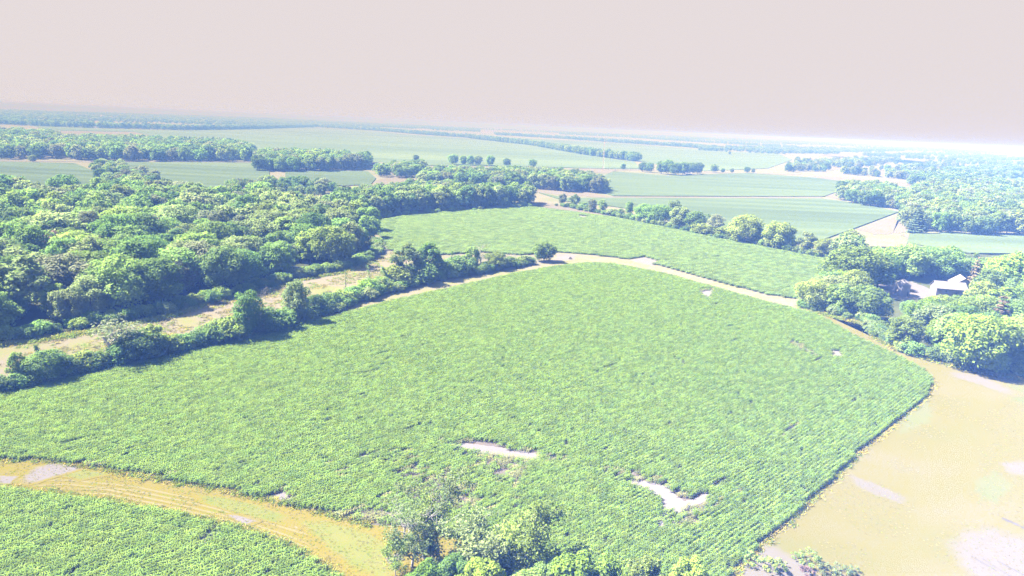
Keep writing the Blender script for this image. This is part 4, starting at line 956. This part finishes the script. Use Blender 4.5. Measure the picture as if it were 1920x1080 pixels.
# ------------------------------------------------------------------ farm buildings
M_ROOF = plain('pale_metal_roof', (0.105, 0.092, 0.091), 0.6, 0.6, 0.06)
M_WALL = plain('pale_painted_wall', (0.12, 0.105, 0.103), 0.8, 1.0, 0.08)
M_STEEL = plain('galvanised_steel', (0.14, 0.13, 0.145), 0.55, 1.5, 0.12)
M_DARK = plain('dark_opening', (0.02, 0.02, 0.025), 0.5, 1.0, 0.1)
M_RED = plain('weathered_red_roof', (0.10, 0.055, 0.055), 0.8, 1.0, 0.15)
def grain_bin(x, yb, R, H, label):
    g = G(x, yb); e = bpy.data.objects.new('grain_bin', None); COL.objects.link(e); e.location = (g[0], g[1], 0.08); tag(e, label, 'grain bin')
    n = 40; V = []; Q = []; lev = int(H / 0.28)
    for i in range(lev + 1):
        rr = R + (0.05 if i % 2 else -0.05)
        for k in range(n): V.append((rr * math.cos(k * 6.2832 / n), rr * math.sin(k * 6.2832 / n), H * i / lev))
    for i in range(lev):
        for k in range(n): Q.append([i * n + k, i * n + (k + 1) % n, (i + 1) * n + (k + 1) % n, (i + 1) * n + k])
    link('wall', mesh_from('bin_wall', np.array(V), Q, M_STEEL), e)
    mb = MB(); prof = [(R + 0.12, H - 0.02), (R * 0.6, H + R * 0.34), (R * 0.16, H + R * 0.56), (R * 0.16, H + R * 0.64), (0.02, H + R * 0.66)]
    for i in range(len(prof) - 1):
        for k in range(n):
            a, b = k * 6.2832 / n, (k + 1) * 6.2832 / n; (r1, z1), (r2, z2) = prof[i], prof[i + 1]
            mb.quad((r1 * math.cos(a), r1 * math.sin(a), z1), (r1 * math.cos(b), r1 * math.sin(b), z1), (r2 * math.cos(b), r2 * math.sin(b), z2), (r2 * math.cos(a), r2 * math.sin(a), z2))
    ro = link('roof', mb.mesh('bin_roof', M_ROOF), e)
    for k in range(0, 16):
        a = k * 6.2832 / 16; mb = MB(); mb.tube([(math.cos(a) * (R + .1), math.sin(a) * (R + .1), H + 0.03), (math.cos(a) * R * .6, math.sin(a) * R * .6, H + R * .34 + .05), (math.cos(a) * R * .17, math.sin(a) * R * .17, H + R * .56 + .04)], [0.04] * 3, 4)
        link('roof_rib', mb.mesh('roof_rib', M_STEEL), ro)
    for k in range(8):
        a = k * 6.2832 / 8 + 0.2; mb = MB(); mb.box((math.cos(a) * (R + .1), math.sin(a) * (R + .1), H / 2), (0.1, 0.12, H), a); link('stiffener', mb.mesh('stiffener', M_STEEL), e)
    mb = MB(); a = -1.2; mb.box((math.cos(a) * (R + .07), math.sin(a) * (R + .07), 1.1), (0.08, 0.8, 1.9), a); link('door', mb.mesh('bin_door', M_DARK), e)
def gabled(name, x, yb, L, Wd, Hw, Hr, rz, label, cat, roofm, wallm, wins=2):
    g = G(x, yb); e = bpy.data.objects.new(name, None); COL.objects.link(e); e.location = (g[0], g[1], 0.08); e.rotation_euler = (0, 0, rz); tag(e, label, cat)
    l, w = L / 2, Wd / 2; mb = MB()
    mb.quad((-l, -w, 0), (l, -w, 0), (l, -w, Hw), (-l, -w, Hw)); mb.quad((l, w, 0), (-l, w, 0), (-l, w, Hw), (l, w, Hw))
    for s in (-1, 1):
        mb.quad((s * l, -w * s, 0), (s * l, w * s, 0), (s * l, w * s, Hw), (s * l, -w * s, Hw))
        mb.quad((s * l, -w * s, Hw), (s * l, w * s, Hw), (s * l, 0.01 * s, Hw + Hr), (s * l, -0.01 * s, Hw + Hr))
    link('wall', mb.mesh('wall', wallm), e)
    ov = 0.4; k = Hr / w
    for s in (-1, 1):
        mb = MB(); y1, z1 = s * (w + ov), Hw - k * ov + 0.03; y2, z2 = 0, Hw + Hr + 0.03; t = 0.12
        A = [(-l - ov, y1, z1), (l + ov, y1, z1), (l + ov, y2, z2), (-l - ov, y2, z2)]; B = [(a, b, c + t) for a, b, c in A]
        mb.quad(*A); mb.quad(*B)
        for i in range(4): mb.quad(A[i], A[(i + 1) % 4], B[(i + 1) % 4], B[i])
        ro = link('roof', mb.mesh('roof', roofm), e)
        for q in range(int(L / 0.9)):
            xx = -l + 0.45 + q * 0.9; mb = MB(); mb.tube([(xx, y1, z1 + t), (xx, y2 * 0.98, z2 + t)], [0.03, 0.03], 4); link('roof_seam', mb.mesh('roof_seam', roofm), ro)
    for s in (-1, 1):
        for q in range(wins):
            xx = -l + L * (q + 1) / (wins + 1); mb = MB(); mb.box((xx, s * (w + 0.02), Hw * 0.55), (0.9, 0.08, 1.0)); wd = link('window', mb.mesh('window_frame', wallm), e)
            mb = MB(); mb.box((xx, s * (w + 0.05), Hw * 0.55), (0.7, 0.06, 0.8)); link('pane', mb.mesh('pane', M_DARK), wd)
    mb = MB(); mb.box((l + 0.03, 0, 1.05), (0.08, min(2.6, Wd * .4), 2.1)); link('door', mb.mesh('door', M_DARK), e)
grain_bin(1690, 553, 2.7, 4.6, 'round ribbed metal grain bin with domed pale roof in the farm yard')
gabled('farm_shed', 1776, 553, 11, 7, 3.2, 2.2, rad(-12), 'pale-roofed farm building behind the tan conifer, nearer the grain bin', 'building', M_ROOF, M_WALL)
gabled('farm_shed', 1800, 547, 9, 7.5, 3.6, 2.8, rad(70), 'pale gabled farm building half hidden at the right of the yard', 'building', M_ROOF, M_WALL)
gabled('roadside_shed', 699, 312, 26, 9, 3.2, 1.8, rad(4), 'long low dark-roofed shed by the far road left of the scrub', 'building', M_RED, M_WALL, 4)
gabled('roadside_house', 348, 289, 18, 11, 4, 3, rad(10), 'pale-roofed building among the dark conifers by the far road', 'building', M_ROOF, M_WALL, 3)
gabled('roadside_house', 1290, 329, 9, 6, 3, 2, rad(0), 'small white house under the far roadside clump', 'building', M_ROOF, M_WALL, 2)
gabled('far_barn', 1521, 303, 40, 12, 4, 3, rad(-5), 'long low building in the haze right of the far pale field', 'building', M_RED, M_WALL, 4)
# brush heap on the track
e = bpy.data.objects.new('brush_heap', None); COL.objects.link(e); g = G(1069, 486); e.location = (g[0], g[1], 0.05); tag(e, 'small dark brush heap on the bend of the tan track', 'brush heap')
rr = np.random.default_rng(3)
for k in range(16):
    a = rr.uniform(0, 6.28); b = rr.uniform(0, 6.28); mb = MB(); mb.tube([(math.cos(a) * 1.1, math.sin(a) * 0.9, 0.05), (rr.normal() * .25, rr.normal() * .25, 0.5 + rr.random() * 0.7), (math.cos(b) * 1.0, math.sin(b) * 0.9, 0.25)], [0.07, 0.09, 0.04], 5); link('branch', mb.mesh('branch', BARK), e)

# ------------------------------------------------------------------ radio mast and poles
M_MAST = plain('mast_paint', (0.24, 0.23, 0.23), 0.5, 0.3, 0.05); M_MASTR = plain('mast_red_paint', (0.30, 0.17, 0.16), 0.5, 0.3, 0.05)
g = G(1130, 319); mast = bpy.data.objects.new('radio_mast', None); COL.objects.link(mast); mast.location = (g[0], g[1], 0.25); tag(mast, 'tall thin guyed lattice radio mast on a bare dirt pad', 'mast')
MH = 48.0
for sec in range(8):
    z0, z1 = MH * sec / 8, MH * (sec + 1) / 8; mb = MB(); A = [(0.55 * math.cos(a), 0.55 * math.sin(a)) for a in (0.5, 2.594, 4.689)]
    for a in A: mb.tube([(a[0], a[1], z0), (a[0], a[1], z1 - 0.01)], [0.10, 0.10], 4)
    for q in range(5):
        za, zb = z0 + (z1 - z0) * q / 5, z0 + (z1 - z0) * (q + 1) / 5
        for i in range(3): mb.tube([(*A[i], za), (*A[(i + 1) % 3], zb)], [0.06, 0.06], 3)
    link('lattice_section', mb.mesh('lattice_section', M_MAST if sec % 2 else M_MASTR), mast)
for k in range(3):
    a = 0.5 + k * 2.094; ax, ay = 24 * math.cos(a), 24 * math.sin(a)
    mb = MB(); mb.box((ax, ay, 0.3), (0.8, 0.8, 0.6)); link('anchor', mb.mesh('anchor', M_WALL), mast)
    for z in (16, 31, 46):
        mb = MB(); mb.tube([(0.55 * math.cos(a), 0.55 * math.sin(a), z), (ax * .5 + .3 * math.cos(a), ay * .5, z * .5 - 0.5), (ax, ay, 0.5)], [0.05] * 3, 3); link('guy_wire', mb.mesh('guy_wire', M_MAST), mast)
for k, (x, y) in enumerate([(827, 312), (905, 313.5), (975, 315), (1053, 318), (1142, 320.5), (1184, 320)]):
    g = G(x, y); e = bpy.data.objects.new('utility_pole', None); COL.objects.link(e); e.location = (g[0], g[1] + 8, 0); tag(e, f'thin wooden utility pole, {ORD[k]} from the left along the far road', 'pole', 'utility poles along the far road')
    mb = MB(); mb.tube([(0, 0, -0.1), (0, 0, 9.5)], [0.17, 0.11], 6); link('pole', mb.mesh('pole', BARK), e)
    mb = MB(); mb.box((0, 0, 8.9), (0.12, 2.4, 0.14)); link('crossarm', mb.mesh('crossarm', BARK), e)

# ------------------------------------------------------------------ rough grass on verges and strips
def tuft(seed, n, h, w, spread, mat):
    r = np.random.default_rng(seed); V = []; F = []; T = []
    for k in range(n):
        x, y = r.normal(size=2) * spread; a = r.uniform(0, 6.28); b = r.uniform(0, 6.28); hh = h * r.uniform(.5, 1.2); t = r.random()
        dx, dy = math.cos(a) * w, math.sin(a) * w; ox, oy = math.cos(b) * hh * 1.1, math.sin(b) * hh * 1.1; i = len(V)
        V += [(x - dx, y - dy, 0), (x + dx, y + dy, 0), (x + ox + dx * .3, y + oy + dy * .3, hh), (x + ox - dx * .3, y + oy - dy * .3, hh)]; F.append([i, i + 1, i + 2, i + 3]); T += [t] * 4
    me = mesh_from('tuft', np.array(V), F, mat); set_tint(me, T); return me
G_GREEN = leaf_mat('grass_green', (0.15, 0.185, 0.035), trans=0.3, gloss=0.0); G_YEL = leaf_mat('grass_yellow', (0.24, 0.20, 0.05), trans=0.3, gloss=0.0); G_TAN = leaf_mat('grass_tan', (0.18, 0.155, 0.085), trans=0.3, gloss=0.0)
tc_ = proto_coll('grass_tuft', [tuft(800 + i, 26, 0.35, 0.07, 0.35, m) for i, m in enumerate((G_GREEN, G_GREEN, G_YEL, G_YEL, G_TAN, G_TAN))])
def grass(name, Q, weights, sc, label, seed):
    r = np.random.default_rng(seed); n = len(Q); idx = r.choice(6, n, p=np.array(weights) / sum(weights))
    s = r.uniform(sc[0], sc[1], n); scatter(name, Q, idx, np.stack([np.zeros(n), np.zeros(n), r.uniform(0, 6.28, n)], 1), np.stack([s * 1.2, s * 1.2, s], 1), tc_, label, 'grass', z=0.05)
grass('grass_tufts', np.concatenate([fill(STRIP, 0.62, 0.5, seed=41, thr=-0.7, nsc=0.25)]), (3, 3, 5, 5, 2, 2), (0.14, 0.30), 'short yellow green grass on the strip between the two corn fields', 41)
grass('grass_tufts', fill(CORR, 1.5, 0.5, seed=42, thr=-0.5, nsc=0.12), (3, 3, 2, 2, 3, 3), (0.5, 1.3), 'dry grass along the corridor between wood and hedgerow', 42)
grass('grass_tufts', np.concatenate([along(CORR[1:10], 0.8, 5, -0.7, 43, 0.6)]), (5, 5, 2, 1, 0, 0), (1.0, 2.2), 'rank green weeds along the near edge of the large wood', 43)
grass('grass_tufts', np.concatenate([along([(0, 735), (180, 694), (330, 659), (480, 626), (600, 598)], 0.7, 4, 0.8, 44, 0.6), along([(1505, 577), (1540, 590), (1590, 602), (1640, 614), (1648, 636), (1692, 661), (1760, 681), (1850, 699), (1920, 714)], 0.7, 5, 0.8, 45, 0.7)]), (5, 5, 3, 2, 0, 0), (0.8, 2.0), 'green weeds at the feet of the hedgerow and the farm grove', 44)
grass('grass_tufts', fill(HAY, 0.85, 0.5, seed=46, thr=-0.2, nsc=0.09), (1, 1, 0, 0, 5, 5), (0.12, 0.24), 'sparse short grass on the mown hay ground', 46)
e = np.array([q for a, b in zip(FIELD_A[20:29], FIELD_A[21:30]) for q in (G(*a) + (G(*b) - G(*a)) * t for t in np.arange(0, 1, 0.02))]) + np.random.default_rng(4).normal(size=(9 * 50, 2)) * 0.5
fr = np.concatenate([along(FIELD_B[1:8], 0.4, 3, 0.4, 48, 0.8), along([(0, 862), (60, 862), (130, 868), (210, 880), (330, 901), (400, 914), (480, 930), (545, 946), (640, 968), (700, 985)], 0.5, 2, -0.4, 49, 0.8)])
grass('grass_tufts', fr, (5, 5, 3, 3, 0, 0), (0.5, 1.1), 'bright grass fringing the corn along the yellow strip', 50)
grass('grass_tufts', e, (3, 3, 4, 4, 0, 0), (0.5, 1.0), 'green weeds fringing the corn beside the hay ground', 47)

# ------------------------------------------------------------------ haze: the humid summer air over the whole scene
m, t, o = newmat('summer_haze')
pv = N(t, 'ShaderNodeVolumePrincipled'); pv.inputs['Color'].default_value = (0.17, 0.35, 0.95, 1); pv.inputs['Density'].default_value = 1.0e-3
pv.inputs['Anisotropy'].default_value = -0.845; pv.inputs['Absorption Color'].default_value = (1, 1, 1, 1)
t.links.new(pv.outputs[0], o.inputs['Volume'])
m.cycles.volume_sampling = 'DISTANCE'; m.cycles.homogeneous_volume = True
mb = MB(); mb.box((0, 0, 32.0), (S * 2 + 200, S * 2 + 200, 66.0))
hzo = tag(link('haze', mb.mesh('haze', m)), 'pale blue summer haze over the farmland', None, None, 'stuff')
